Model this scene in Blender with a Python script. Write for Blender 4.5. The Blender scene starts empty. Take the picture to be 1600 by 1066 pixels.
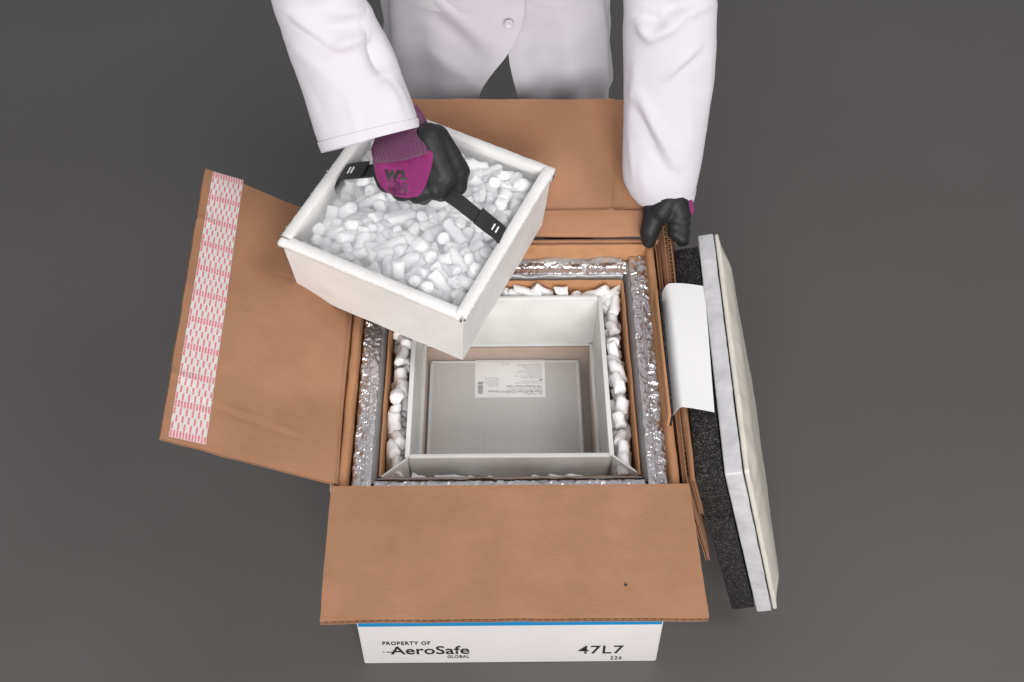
import bpy, bmesh, math, random
from mathutils import Vector, Matrix, noise
from mathutils.bvhtree import BVHTree
random.seed(7)
sc = bpy.context.scene
col = sc.collection
V = Vector
PI = math.pi
# ------------------------------------------------------------ camera
# origin: middle of the carton's front rim; x right, y away, z up; floor at -HB
HB = 0.543
CAM = V((-0.006, -0.952, 1.414)); PITCH = 0.860025; YAW = 0.00928; FPX = 1903.0
cd = bpy.data.cameras.new('camera'); cam = bpy.data.objects.new('camera', cd); col.objects.link(cam)
cam.location = CAM; cam.rotation_euler = (PI/2 - PITCH, 0, -YAW)
cd.sensor_width = 36; cd.lens = 36*FPX/1600; cd.clip_start = .05; cd.clip_end = 100
sc.camera = cam
VF = V((math.sin(YAW)*math.cos(PITCH), math.cos(YAW)*math.cos(PITCH), -math.sin(PITCH)))
VR = V((math.cos(YAW), -math.sin(YAW), 0)); VU = VR.cross(VF)
def PD(px, py, d):
    return CAM + (VF + VR*((px-800)/FPX) - VU*((py-533)/FPX))*d
def PN(px, py, n, k):
    n = V(n); v = VF + VR*((px-800)/FPX) - VU*((py-533)/FPX)
    return CAM + v*((k - n.dot(CAM))/n.dot(v))
def PZ(px, py, z): return PN(px, py, (0,0,1), z)
# ------------------------------------------------------------ world, lamps, exposure
w = bpy.data.worlds.new('World'); sc.world = w; w.use_nodes = True
w.node_tree.nodes['Background'].inputs[0].default_value = (.93,.95,1,1)
w.node_tree.nodes['Background'].inputs[1].default_value = .46
sc.view_settings.view_transform = 'Standard'; sc.view_settings.look = 'None'
sc.cycles.max_bounces = 14; sc.cycles.diffuse_bounces = 7; sc.cycles.transparent_max_bounces = 12; sc.cycles.volume_bounces = 3
sc.view_settings.exposure = 0; sc.view_settings.gamma = 1
def lamp(name, loc, target, size, power, color, sy=None):
    l = bpy.data.lights.new(name, 'AREA'); l.energy = power; l.color = color
    l.shape = 'RECTANGLE'; l.size = size; l.size_y = sy or size
    o = bpy.data.objects.new(name, l); col.objects.link(o); o.location = loc
    o.rotation_euler = (V(target)-V(loc)).to_track_quat('-Z', 'Y').to_euler()
    return o
lamp('key_softbox', (2.15,-.75,3.3), (-.05,.25,0), 1.3, 44, (1,.965,.93))
lamp('fill_softbox', (.25,-3.6,1.9), (0,.3,-.1), 2.4, 226, (1,.98,.97))
# ------------------------------------------------------------ materials
def mat(name, base, rough=.6, metal=0, base2=None, nscale=20, spec=.5, bump=0, bscale=200, bdist=.001, trans=0, sss=0, alpha=1, sheen=0, stretch=(1,1,1), detail=4, coord='Object', ior=1.45):
    m = bpy.data.materials.new(name); m.use_nodes = True; nt = m.node_tree; b = nt.nodes['Principled BSDF']
    I = b.inputs
    I['Base Color'].default_value = (*base,1); I['Roughness'].default_value = rough; I['Metallic'].default_value = metal
    I['Specular IOR Level'].default_value = spec; I['Transmission Weight'].default_value = trans; I['Alpha'].default_value = alpha; I['IOR'].default_value = ior
    if sss: I['Subsurface Weight'].default_value = sss; I['Subsurface Radius'].default_value = (1,.98,.95); I['Subsurface Scale'].default_value = .018
    if sheen: I['Sheen Weight'].default_value = sheen; I['Sheen Roughness'].default_value = .5
    tc = nt.nodes.new('ShaderNodeTexCoord'); mp = nt.nodes.new('ShaderNodeMapping'); mp.inputs['Scale'].default_value = stretch
    nt.links.new(tc.outputs[coord], mp.inputs[0]); m['mp'] = mp.name
    if base2:
        n = nt.nodes.new('ShaderNodeTexNoise'); n.inputs['Scale'].default_value = nscale; n.inputs['Detail'].default_value = detail
        nt.links.new(mp.outputs[0], n.inputs['Vector'])
        r = nt.nodes.new('ShaderNodeValToRGB'); r.color_ramp.elements[0].position = .33; r.color_ramp.elements[1].position = .67
        r.color_ramp.elements[0].color = (*base,1); r.color_ramp.elements[1].color = (*base2,1)
        nt.links.new(n.outputs[0], r.inputs[0]); nt.links.new(r.outputs[0], I['Base Color'])
    if bump:
        n = nt.nodes.new('ShaderNodeTexNoise'); n.inputs['Scale'].default_value = bscale; n.inputs['Detail'].default_value = 5
        nt.links.new(mp.outputs[0], n.inputs['Vector'])
        bp = nt.nodes.new('ShaderNodeBump'); bp.inputs['Strength'].default_value = bump; bp.inputs['Distance'].default_value = bdist
        nt.links.new(n.outputs[0], bp.inputs['Height']); nt.links.new(bp.outputs[0], I['Normal'])
    return m
def N(m, t, **kw):
    n = m.node_tree.nodes.new(t)
    for k, v in kw.items():
        if k in n.inputs: n.inputs[k].default_value = v
        else: setattr(n, k, v)
    return n
def L(m, a, b): m.node_tree.links.new(a, b)
def bsdf(m): return m.node_tree.nodes['Principled BSDF']
def cardboard(name, a, b):
    m = mat(name, a, .8, 0, None, spec=.25)
    mp = m.node_tree.nodes[m['mp']]; B = bsdf(m)
    n1 = N(m,'ShaderNodeTexNoise', Scale=9., Detail=6.); L(m, mp.outputs[0], n1.inputs['Vector'])
    mx = N(m,'ShaderNodeMix', data_type='RGBA'); mx.inputs[6].default_value = (*a,1); mx.inputs[7].default_value = (*b,1)
    rr = N(m,'ShaderNodeMapRange'); rr.inputs[1].default_value=.3; rr.inputs[2].default_value=.7; L(m, n1.outputs[0], rr.inputs[0]); L(m, rr.outputs[0], mx.inputs[0])
    st = N(m,'ShaderNodeMapping'); st.inputs['Scale'].default_value = (60,900,60); L(m, mp.outputs[0], st.inputs[0])   # paper fibre
    n2 = N(m,'ShaderNodeTexNoise', Scale=1., Detail=3.); L(m, st.outputs[0], n2.inputs['Vector'])
    r2 = N(m,'ShaderNodeMapRange'); r2.inputs[1].default_value=.3; r2.inputs[2].default_value=.7; r2.inputs[3].default_value=.93; r2.inputs[4].default_value=1.06; L(m, n2.outputs[0], r2.inputs[0])
    vo = N(m,'ShaderNodeTexVoronoi', Scale=150.); L(m, mp.outputs[0], vo.inputs['Vector'])            # specks
    sp = N(m,'ShaderNodeMath', operation='LESS_THAN'); sp.inputs[1].default_value=.09; L(m, vo.outputs['Distance'], sp.inputs[0])
    cc = N(m,'ShaderNodeSeparateColor'); L(m, vo.outputs['Color'], cc.inputs[0])
    s2 = N(m,'ShaderNodeMath', operation='GREATER_THAN'); s2.inputs[1].default_value=.75; L(m, cc.outputs[0], s2.inputs[0])
    s3 = N(m,'ShaderNodeMath', operation='MULTIPLY'); L(m, sp.outputs[0], s3.inputs[0]); L(m, s2.outputs[0], s3.inputs[1])
    s5 = N(m,'ShaderNodeMapRange'); s5.inputs[3].default_value=.72; s5.inputs[4].default_value=1.35; L(m, cc.outputs[1], s5.inputs[0])
    s4 = N(m,'ShaderNodeMix', data_type='FLOAT'); s4.inputs[2].default_value=1; L(m, s3.outputs[0], s4.inputs[0]); L(m, s5.outputs[0], s4.inputs[3])
    n4 = N(m,'ShaderNodeTexNoise', Scale=2.3, Detail=8., Roughness=.7); L(m, mp.outputs[0], n4.inputs['Vector'])
    r4 = N(m,'ShaderNodeMapRange'); r4.inputs[1].default_value=.3; r4.inputs[2].default_value=.7; r4.inputs[3].default_value=.92; r4.inputs[4].default_value=1.07; L(m, n4.outputs[0], r4.inputs[0])
    st5 = N(m,'ShaderNodeMapping'); st5.inputs['Scale'].default_value=(14,120,14); st5.inputs['Rotation'].default_value=(0,0,.5); L(m, mp.outputs[0], st5.inputs[0])
    n5 = N(m,'ShaderNodeTexNoise', Scale=1., Detail=2.); L(m, st5.outputs[0], n5.inputs['Vector'])     # scuffs
    r5 = N(m,'ShaderNodeMapRange'); r5.inputs[1].default_value=.70; r5.inputs[2].default_value=.76; r5.inputs[3].default_value=1.; r5.inputs[4].default_value=1.13; L(m, n5.outputs[0], r5.inputs[0])
    m5 = N(m,'ShaderNodeMath', operation='MULTIPLY'); L(m, r4.outputs[0], m5.inputs[0]); L(m, r5.outputs[0], m5.inputs[1])
    m6 = N(m,'ShaderNodeMath', operation='MULTIPLY'); L(m, m5.outputs[0], m6.inputs[0]); L(m, r2.outputs[0], m6.inputs[1]); r2_ = m6
    m1 = N(m,'ShaderNodeMath', operation='MULTIPLY'); L(m, r2_.outputs[0], m1.inputs[0]); L(m, s4.outputs[0], m1.inputs[1])
    vm = N(m,'ShaderNodeVectorMath', operation='SCALE'); L(m, mx.outputs[2], vm.inputs[0]); L(m, m1.outputs[0], vm.inputs['Scale']); L(m, vm.outputs[0], B.inputs['Base Color'])
    n3 = N(m,'ShaderNodeTexNoise', Scale=35., Detail=6.); L(m, mp.outputs[0], n3.inputs['Vector'])
    bp = N(m,'ShaderNodeBump', Strength=.5, Distance=.0012); L(m, n3.outputs[0], bp.inputs['Height'])
    b2 = N(m,'ShaderNodeBump', Strength=.18, Distance=.0005); L(m, n2.outputs[0], b2.inputs['Height']); L(m, bp.outputs[0], b2.inputs['Normal']); L(m, b2.outputs[0], B.inputs['Normal'])
    return m
M = {}
M['card'] = cardboard('brown_cardboard', (.315,.158,.088), (.365,.188,.105))
M['flute_shade'] = cardboard('shaded_flute', (.20,.105,.058), (.25,.135,.075))  # same board, darkened: shade inside the flute hollows put into the colour
M['card_in'] = cardboard('inner_cardboard', (.37,.185,.09), (.42,.215,.108))
M['pad'] = cardboard('misted_cardboard', (.42,.30,.225), (.48,.35,.27))  # haze of the mist put into the brown: paler, less saturated
M['print_white'] = mat('white_printed_board', (.66,.635,.62), .55, 0, (.70,.675,.66), 6, bump=.25, bscale=40, bdist=.0012)
M['ink'] = mat('black_ink', (.015,.014,.015), .5)
M['greyink'] = mat('grey_ink', (.20,.20,.21), .6)
M['blue'] = mat('blue_ink', (.006,.20,.43), .5)
M['plastic'] = mat('frosted_white_plastic', (.66,.655,.64), .45, 0, (.72,.715,.70), 18, bump=.22, bscale=220, bdist=.0006, sss=.0)
M['plastic_in'] = mat('grey_white_plastic', (.60,.60,.58), .42, 0, (.68,.68,.66), 22, bump=.2, bscale=130, bdist=.0008)
M['frost'] = mat('frost', (.86,.87,.88), .55, bump=.8, bscale=700, bdist=.001)
M['ice'] = mat('dry_ice', (.84,.845,.85), .6, 0, (.90,.905,.91), 60, spec=.25, bump=.4, bscale=160, bdist=.0010, sss=.9)
M['strap'] = mat('black_webbing', (.012,.011,.011), .5, 0, (.02,.018,.018), 90, bump=.4, bscale=900, bdist=.0004)
M['metal'] = mat('bright_metal', (.75,.75,.74), .3, 1)
M['foil'] = mat('silver_foil', (.70,.69,.705), .30, 1, bump=.15, bscale=260, bdist=.0008)
M['coat'] = mat('white_coat_cloth', (.555,.535,.57), .85, 0, None, sheen=.15, spec=.2)
M['glove'] = mat('black_rubber_coating', (.013,.013,.014), .5, 0, (.019,.018,.019), 30, spec=.3, bump=.5, bscale=260, bdist=.0006)
M['skin'] = mat('skin', (.52,.30,.21), .5, sss=.1)
M['hair'] = mat('dark_hair', (.03,.02,.015), .5)
M['trousers'] = mat('dark_trousers', (.03,.03,.035), .8)
M['shoe'] = mat('black_shoe', (.015,.015,.015), .4)
M['eye'] = mat('eye_white', (.8,.8,.78), .2)
M['vip_side'] = mat('grey_white_film', (.45,.445,.46), .38, 0, (.57,.565,.575), 30, bump=.6, bscale=45, bdist=.003)
M['vip_cream'] = mat('cream_film', (.58,.55,.475), .36, 0, (.65,.62,.55), 12, bump=.6, bscale=16, bdist=.006)
M['paper'] = mat('white_paper', (.74,.74,.73), .6, bump=.1, bscale=30, bdist=.001)
M['button'] = mat('pearl_button', (.52,.48,.51), .35)
M['thread'] = mat('stitching', (.62,.60,.65), .8)
# coat: weave + soft creases
m = M['coat']; mp = m.node_tree.nodes[m['mp']]
n1 = N(m,'ShaderNodeTexNoise', Scale=9., Detail=3., Roughness=.45); L(m, mp.outputs[0], n1.inputs['Vector'])
n2 = N(m,'ShaderNodeTexNoise', Scale=1400., Detail=1.); L(m, mp.outputs[0], n2.inputs['Vector'])
b1 = N(m,'ShaderNodeBump', Strength=.12, Distance=.012); L(m, n1.outputs[0], b1.inputs['Height'])
b2 = N(m,'ShaderNodeBump', Strength=.25, Distance=.0004); L(m, n2.outputs[0], b2.inputs['Height']); L(m, b1.outputs[0], b2.inputs['Normal']); L(m, b2.outputs[0], bsdf(m).inputs['Normal'])
# foam: black cells, bright glints painted into the cell colour
m = mat('black_foam', (.014,.013,.013), .75, spec=.3); M['foam'] = m; mp = m.node_tree.nodes[m['mp']]
vo = N(m,'ShaderNodeTexVoronoi', Scale=620.); L(m, mp.outputs[0], vo.inputs['Vector'])
se = N(m,'ShaderNodeSeparateColor'); L(m, vo.outputs['Color'], se.inputs[0])
ra = N(m,'ShaderNodeValToRGB'); e = ra.color_ramp.elements; e[0].position=.70; e[0].color=(.013,.012,.012,1); e[1].position=1; e[1].color=(.10,.095,.09,1)
L(m, se.outputs[0], ra.inputs[0]); L(m, ra.outputs[0], bsdf(m).inputs['Base Color'])
bp = N(m,'ShaderNodeBump', Strength=1., Distance=.0015); L(m, vo.outputs['Distance'], bp.inputs['Height']); L(m, bp.outputs[0], bsdf(m).inputs['Normal'])
# clear film
m = bpy.data.materials.new('clear_film'); m.use_nodes = True; M['film'] = m; nt = m.node_tree; nt.nodes.remove(nt.nodes['Principled BSDF'])
out = nt.nodes['Material Output']; tr = nt.nodes.new('ShaderNodeBsdfTransparent'); tr.inputs[0].default_value=(.93,.93,.93,1); gl = nt.nodes.new('ShaderNodeBsdfGlossy'); gl.inputs['Roughness'].default_value=.12
df = nt.nodes.new('ShaderNodeBsdfDiffuse'); df.inputs[0].default_value=(.7,.7,.7,1)
fr = nt.nodes.new('ShaderNodeFresnel'); fr.inputs[0].default_value = 1.6; ms = nt.nodes.new('ShaderNodeMixShader'); m2 = nt.nodes.new('ShaderNodeMixShader'); m2.inputs[0].default_value=.28
nt.links.new(fr.outputs[0], ms.inputs[0]); nt.links.new(tr.outputs[0], ms.inputs[1]); nt.links.new(gl.outputs[0], ms.inputs[2])
nt.links.new(ms.outputs[0], m2.inputs[1]); nt.links.new(df.outputs[0], m2.inputs[2]); nt.links.new(m2.outputs[0], out.inputs[0])
# studio floor
m = mat('dark_grey_studio_floor', (.092,.086,.083), .62, 0, (.102,.096,.093), 1.2, spec=.35, bump=.12, bscale=180, bdist=.0006); M['floor'] = m
# ribbed knit
m = mat('magenta_knit', (.26,.022,.145), .8, spec=.2, sheen=.3); M['knit'] = m
uv = N(m,'ShaderNodeUVMap'); mp = N(m,'ShaderNodeMapping'); mp.inputs['Scale'].default_value=(100,38,1); L(m, uv.outputs[0], mp.inputs[0])
wv = N(m,'ShaderNodeTexWave', Scale=1./1.0, wave_type='BANDS', bands_direction='X'); wv.inputs['Scale'].default_value=.314; L(m, mp.outputs[0], wv.inputs['Vector'])
w2 = N(m,'ShaderNodeTexWave', wave_type='BANDS', bands_direction='Y'); w2.inputs['Scale'].default_value=.314; L(m, mp.outputs[0], w2.inputs['Vector'])
ad = N(m,'ShaderNodeMath', operation='MULTIPLY'); L(m, wv.outputs[1], ad.inputs[0]); L(m, w2.outputs[1], ad.inputs[1])
bp = N(m,'ShaderNodeBump', Strength=1., Distance=.003); L(m, ad.outputs[0], bp.inputs['Height']); L(m, bp.outputs[0], bsdf(m).inputs['Normal'])
ra = N(m,'ShaderNodeValToRGB'); ra.color_ramp.elements[0].color=(.105,.010,.065,1); ra.color_ramp.elements[1].color=(.215,.020,.130,1); ra.color_ramp.elements[0].position=.05; ra.color_ramp.elements[1].position=.5
L(m, ad.outputs[0], ra.inputs[0]); L(m, ra.outputs[0], bsdf(m).inputs['Base Color'])
# tape print: staggered rows of small red words on white
m = mat('white_tape_red_words', (.62,.60,.58), .5); M['tape'] = m
uv = N(m,'ShaderNodeUVMap'); sx = N(m,'ShaderNodeSeparateXYZ'); L(m, uv.outputs[0], sx.inputs[0])
def mth(op, a, b=None, c=None):
    n = N(m,'ShaderNodeMath', operation=op)
    for i, x in enumerate((a,b,c)):
        if x is None: continue
        if isinstance(x,(int,float)): n.inputs[i].default_value = x
        else: L(m, x, n.inputs[i])
    return n.outputs[0]
U = mth('MULTIPLY', sx.outputs[0], 12.0); Vv = mth('MULTIPLY', sx.outputs[1], 41.0)
cu = mth('FLOOR', U); fu = mth('FRACT', U); cv0 = mth('FLOOR', Vv); fv = mth('FRACT', Vv)
# rows come in a period of four: full row, odd columns, even columns, odd columns
r4 = mth('MODULO', cv0, 4.0); par = mth('MODULO', mth('ADD', cu, cv0), 2.0)
full = mth('LESS_THAN', r4, .5); on = mth('MAXIMUM', full, mth('GREATER_THAN', par, .5))
inu = mth('LESS_THAN', mth('ABSOLUTE', mth('SUBTRACT', fu, .5)), .33); inv = mth('LESS_THAN', mth('ABSOLUTE', mth('SUBTRACT', fv, .5)), .455)
letx = mth('FRACT', mth('MULTIPLY', fv, 6.0)); lett = mth('LESS_THAN', mth('ABSOLUTE', mth('SUBTRACT', letx, .45)), .43)
nz = N(m,'ShaderNodeTexNoise', Scale=700., Detail=1.); mp = m.node_tree.nodes[m['mp']]; L(m, mp.outputs[0], nz.inputs['Vector'])
hole = mth('GREATER_THAN', nz.outputs[0], .36)
k = mth('MULTIPLY', mth('MULTIPLY', on, inu), mth('MULTIPLY', inv, mth('MULTIPLY', lett, hole)))
k = mth('MULTIPLY', k, .9)
mx = N(m,'ShaderNodeMix', data_type='RGBA'); mx.inputs[6].default_value=(.62,.60,.575,1); mx.inputs[7].default_value=(.62,.045,.10,1); L(m, k, mx.inputs[0]); L(m, mx.outputs[2], bsdf(m).inputs['Base Color'])
# ribbed translucent product box lid
m = mat('ribbed_grey_plastic', (.40,.395,.385), .4, spec=.4); M['ribs'] = m; mp = m.node_tree.nodes[m['mp']]
wv = N(m,'ShaderNodeTexWave', wave_type='BANDS', bands_direction='X'); wv.inputs['Scale'].default_value=85; wv.inputs['Distortion'].default_value=.3; L(m, mp.outputs[0], wv.inputs['Vector'])
ra = N(m,'ShaderNodeValToRGB'); ra.color_ramp.elements[0].color=(.53,.515,.495,1); ra.color_ramp.elements[1].color=(.61,.595,.575,1)
L(m, wv.outputs[1], ra.inputs[0]); L(m, ra.outputs[0], bsdf(m).inputs['Base Color'])
bp = N(m,'ShaderNodeBump', Strength=.25, Distance=.0006); L(m, wv.outputs[1], bp.inputs['Height']); L(m, bp.outputs[0], bsdf(m).inputs['Normal'])

# ------------------------------------------------------------ object helpers
def link(name, me, m=None, parent=None, smooth=False):
    o = bpy.data.objects.new(name, me); col.objects.link(o)
    if m is not None: me.materials.append(M[m] if isinstance(m,str) else m)
    if parent: o.parent = parent
    if smooth: me.shade_smooth()
    return o
def thing(name, label, cat, group=None, loc=(0,0,0)):
    o = bpy.data.objects.new(name, None); col.objects.link(o); o.location = loc; o.empty_display_size = .05
    o['label'] = label; o['category'] = cat
    if group: o['group'] = group
    return o
def tag(o, label, cat, group=None):
    o['label'] = label; o['category'] = cat
    if group: o['group'] = group
def mk(name, vs, fs, m, parent=None, smooth=False, uvs=None):
    me = bpy.data.meshes.new(name); me.from_pydata([tuple(v) for v in vs], [], fs); me.update()
    if uvs:
        ul = me.uv_layers.new(name='UVMap')
        for lp in me.loops: ul.data[lp.index].uv = uvs[lp.vertex_index]
    return link(name, me, m, parent, smooth)
def sheet(name, f, nu, nv, m, parent=None, thick=0, smooth=True, f2=None, closed_u=False):
    """grid surface f(u,v)->Vector, optional second side f2 or offset along the normal"""
    vs=[];uvs=[]
    for j in range(nv+1):
        for i in range(nu+1):
            vs.append(V(f(i/nu,j/nv))); uvs.append((i/nu,j/nv))
    I = lambda i,j: j*(nu+1)+i
    fs=[(I(i,j),I(i+1,j),I(i+1,j+1),I(i,j+1)) for j in range(nv) for i in range(nu)]
    if thick or f2:
        n0=len(vs)
        if f2: vs += [V(f2(i/nu,j/nv)) for j in range(nv+1) for i in range(nu+1)]
        else:
            nn=[]
            for j in range(nv+1):
                for i in range(nu+1):
                    a=vs[I(min(i+1,nu),j)]-vs[I(max(i-1,0),j)]; b=vs[I(i,min(j+1,nv))]-vs[I(i,max(j-1,0))]
                    nn.append(a.cross(b).normalized())
            vs += [vs[k]-nn[k]*thick for k in range(n0)]
        uvs += uvs[:n0]
        fs += [tuple(n0+k for k in reversed(q)) for q in fs[:]]
        for i in range(nu):
            fs.append((I(i+1,0),I(i,0),I(i,0)+n0,I(i+1,0)+n0)); fs.append((I(i,nv),I(i+1,nv),I(i+1,nv)+n0,I(i,nv)+n0))
        for j in range(nv):
            fs.append((I(0,j),I(0,j+1),I(0,j+1)+n0,I(0,j)+n0)); fs.append((I(nu,j+1),I(nu,j),I(nu,j)+n0,I(nu,j+1)+n0))
    o = mk(name, vs, fs, m, parent, False, uvs)
    if smooth: o.data.shade_smooth(); o.data.set_sharp_from_angle(angle=math.radians(50))
    return o
def box(name, lo, hi, m, parent=None, bev=.001, X=None, seg=2):
    """box lo..hi in local frame X (4x4), bevelled"""
    bm = bmesh.new(); bmesh.ops.create_cube(bm, size=1)
    lo=V(lo);hi=V(hi)
    for v in bm.verts: v.co = V([lo[k]+(v.co[k]+.5)*(hi[k]-lo[k]) for k in range(3)])
    if bev: bmesh.ops.bevel(bm, geom=bm.edges[:], offset=bev, segments=seg, affect='EDGES', profile=.5)
    if X: bm.transform(X)
    me = bpy.data.meshes.new(name); bm.to_mesh(me); bm.free()
    o = link(name, me, m, parent); me.shade_smooth(); me.set_sharp_from_angle(angle=math.radians(35))
    return o
def fbm(p, s, seed=0, oct=3):
    return noise.fractal(V(p)*s+V((seed*13.7,seed*7.1,seed*3.3)), 1.0, 2.0, oct)
def frame(ex, ey, ez, t):
    m = Matrix((ex,ey,ez)).transposed().to_4x4(); m.translation = t; return m
def smooth01(x): x=max(0,min(1,x)); return x*x*(3-2*x)
def capsule_into(bm, a, b, ra, rb, seg=14):
    """tapered capsule"""
    a=V(a);b=V(b); d=(b-a); Ln=d.length or 1e-6; q=d.to_track_quat('Z','Y').to_matrix()
    rings=[]
    prof=[]
    for k in range(5): t=PI/2*k/5; prof.append((-ra*math.cos(t), ra*math.sin(t)))
    prof.append((0,ra)); prof.append((Ln,rb))
    for k in range(1,6): t=PI/2*k/5; prof.append((Ln+rb*math.sin(t), rb*math.cos(t)))
    prev=None
    for z,r in prof:
        r=max(r,1e-5)
        ring=[bm.verts.new(a+q@V((r*math.cos(2*PI*i/seg), r*math.sin(2*PI*i/seg), z))) for i in range(seg)]
        if prev:
            for i in range(seg): bm.faces.new((prev[i],prev[(i+1)%seg],ring[(i+1)%seg],ring[i]))
        else: bm.faces.new(list(reversed(ring)))
        prev=ring
    bm.faces.new(prev)
def ellipsoid_into(bm, c, ax, R=None):
    r = bmesh.ops.create_icosphere(bm, subdivisions=3, radius=1)
    for v in r['verts']:
        p = V((v.co.x*ax[0], v.co.y*ax[1], v.co.z*ax[2]))
        if R: p = R@p
        v.co = V(c)+p
def fuse(bm, voxel, smooth_it, name):
    """one continuous surface out of overlapping volumes"""
    me = bpy.data.meshes.new(name+'_src'); bm.to_mesh(me); bm.free()
    o = bpy.data.objects.new(name+'_src', me); col.objects.link(o)
    r = o.modifiers.new('r','REMESH'); r.mode='VOXEL'; r.voxel_size=voxel; r.use_smooth_shade=True
    s = o.modifiers.new('s','SMOOTH'); s.factor=.5; s.iterations=smooth_it
    dg = bpy.context.evaluated_depsgraph_get(); dg.update()
    e = o.evaluated_get(dg); out = bpy.data.meshes.new_from_object(e); out.name = name
    bpy.data.objects.remove(o); bpy.data.meshes.remove(me)
    out.shade_smooth(); return out
_font=None
def text_mesh(name, s, size, m, parent, X, sx=1, align='LEFT', ext=.0, bold=0, onto=None, spacing=1):
    cu = bpy.data.curves.new(name,'FONT'); cu.body=s; cu.size=size; cu.align_x=align; cu.offset=bold; cu.resolution_u=3; cu.space_character=spacing
    o = bpy.data.objects.new(name, cu); col.objects.link(o)
    dg = bpy.context.evaluated_depsgraph_get(); dg.update()
    me = bpy.data.meshes.new_from_object(o.evaluated_get(dg)); me.name=name
    bpy.data.objects.remove(o)
    for v in me.vertices:
        v.co.x *= sx; v.co = X @ v.co
    if onto:
        bvh, d, off = onto
        bm=bmesh.new(); bm.from_mesh(me); 
        bmesh.ops.subdivide_edges(bm, edges=[e for e in bm.edges if e.calc_length()>.003], cuts=1)
        for v in bm.verts:
            h = bvh.ray_cast(v.co - d*.2, d)
            if h[0]: v.co = h[0] - d*off
        bm.to_mesh(me); bm.free()
    me.materials.clear()
    return link(name, me, m, parent)
def struct(o): o['kind']='structure'; return o

# ------------------------------------------------------------ floor
def fit_text(name,s_,w_,h_,m,parent,X,bold=0,onto=None,spacing=1,right=False):
    """text scaled to width w_ and capital height h_"""
    o=text_mesh(name,s_,1,m,parent,Matrix.Identity(4),spacing=spacing)
    me=o.data; xs=[v.co.x for v in me.vertices]; x0_,x1_=min(xs),max(xs); bpy.data.objects.remove(o); bpy.data.meshes.remove(me)
    size=h_/.70
    return text_mesh(name,s_,size,m,parent,X,sx=w_/((x1_-x0_)*size),bold=bold,onto=onto,spacing=spacing)
struct(box('floor', (-7,-5,-HB-.05), (7,9,-HB), 'floor', None, 0))

bm=bmesh.new(); random.seed(2)
for (x,y) in ((1195,297),(1481,515),(31,882),(270,462),(130,1030)):
    p=PZ(x,y,-HB+.0006); a=random.uniform(0,PI); l=random.uniform(.0008,.003)
    d=V((math.cos(a),math.sin(a),0))*l; q=V((-math.sin(a),math.cos(a),0))*.0004
    vs_=[bm.verts.new(c) for c in (p-d-q,p+d-q,p+d+q+V((0,0,.001)),p-d+q)]; bm.faces.new(vs_)
me=bpy.data.meshes.new('lint'); bm.to_mesh(me); bm.free(); lint=bpy.data.objects.new('lint',me); col.objects.link(lint); me.materials.append(M['greyink'])
lint['kind']='stuff'; lint['label']='tiny pale specks of lint scattered over the dark floor'; lint['category']='lint'
# ------------------------------------------------------------ corrugated flap builder
def flap(parent, A, B, Cc, D, t, nwaves, disp=None, name='flap', m='card', grid=(36,36), double=False):
    """top surface quad A(hinge,v0) B(hinge,v1) Cc(outer,v1) D(outer,v0); thickness t below; flutes run hinge->outer"""
    A,B,Cc,D = map(V,(A,B,Cc,D)); n=(B-A).cross(D-A).normalized()
    if n.z < 0: n=-n
    ou=((D+Cc)/2-(A+B)/2).normalized(); ov=(B-A).normalized()
    def base(u,v,off=0):
        p=(A*(1-v)+B*v)*(1-u)+(D*(1-v)+Cc*v)*u
        p=p+ou*(.0016*noise.noise(V((v*9,nwaves,0)))+.0005*noise.noise(V((v*60,nwaves,3))))*u**6+ov*(.0014*noise.noise(V((u*7,nwaves,5))))*(abs(2*v-1)**8)*u
        d = disp(u,v) if disp else 0
        return p+n*(d+off)
    th=.0008
    r = sheet(name, lambda u,v: base(u,v), grid[0], grid[1], m, parent, f2=lambda u,v: base(u,v,-th))
    sheet('lower_liner', lambda u,v: base(u,v,-t+th), grid[0], grid[1], m, r, f2=lambda u,v: base(u,v,-t))
    K=nwaves*8; amp=(t-2*th)/2
    if double:
        c1,c2=-.0034,-.0074
        sheet('fluting', lambda u,v: base(.03+.9698*u, v, c1+.0023*math.sin(v*nwaves*2*PI)), 8, K, 'flute_shade', r, f2=lambda u,v: base(.03+.9698*u, v, c1-.0004+.0023*math.sin(v*nwaves*2*PI)))
        sheet('fluting', lambda u,v: base(.03+.9698*u, v, c2+.0011*math.sin(v*nwaves*4*PI)), 8, K*2, 'flute_shade', r, f2=lambda u,v: base(.03+.9698*u, v, c2-.0003+.0011*math.sin(v*nwaves*4*PI)))
        sheet('middle_liner', lambda u,v: base(.001+.998*u,v,-.0059), grid[0], grid[1], m, r, f2=lambda u,v: base(.001+.998*u,v,-.0063))
    else:
        sheet('fluting', lambda u,v: base(.03+.9698*u, v, -t/2+amp*math.sin(v*nwaves*2*PI)*.98), 8, K, 'flute_shade', r)
    r.data.name=name
    return r
# ------------------------------------------------------------ carton
W2=.25; DB=.49; TW=.005
carton = thing('cardboard_carton', 'large open corrugated shipping carton with four brown flaps and white printed outside, on dark floor', 'carton')
carton.location=(0,0,0)
zr=-.004
fw = box('front_wall', (-W2,0,-HB+.001), (W2,TW,-.009), 'print_white', carton, .001)
box('back_wall', (-W2,DB-TW,-HB+.001), (W2,DB,zr), 'card', carton, .001)
box('side_wall', (-W2,TW+.0005,-HB+.001), (-W2+TW,DB-TW-.0005,zr), 'card', carton, .001)
box('side_wall', (W2-TW,TW+.0005,-HB+.001), (W2,DB-TW-.0005,-.012), 'card', carton, .001)
box('base', (-W2+TW+.001,TW+.001,-HB+.0015), (W2-TW-.001,DB-TW-.001,-HB+.008), 'card', carton, .0005)
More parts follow.
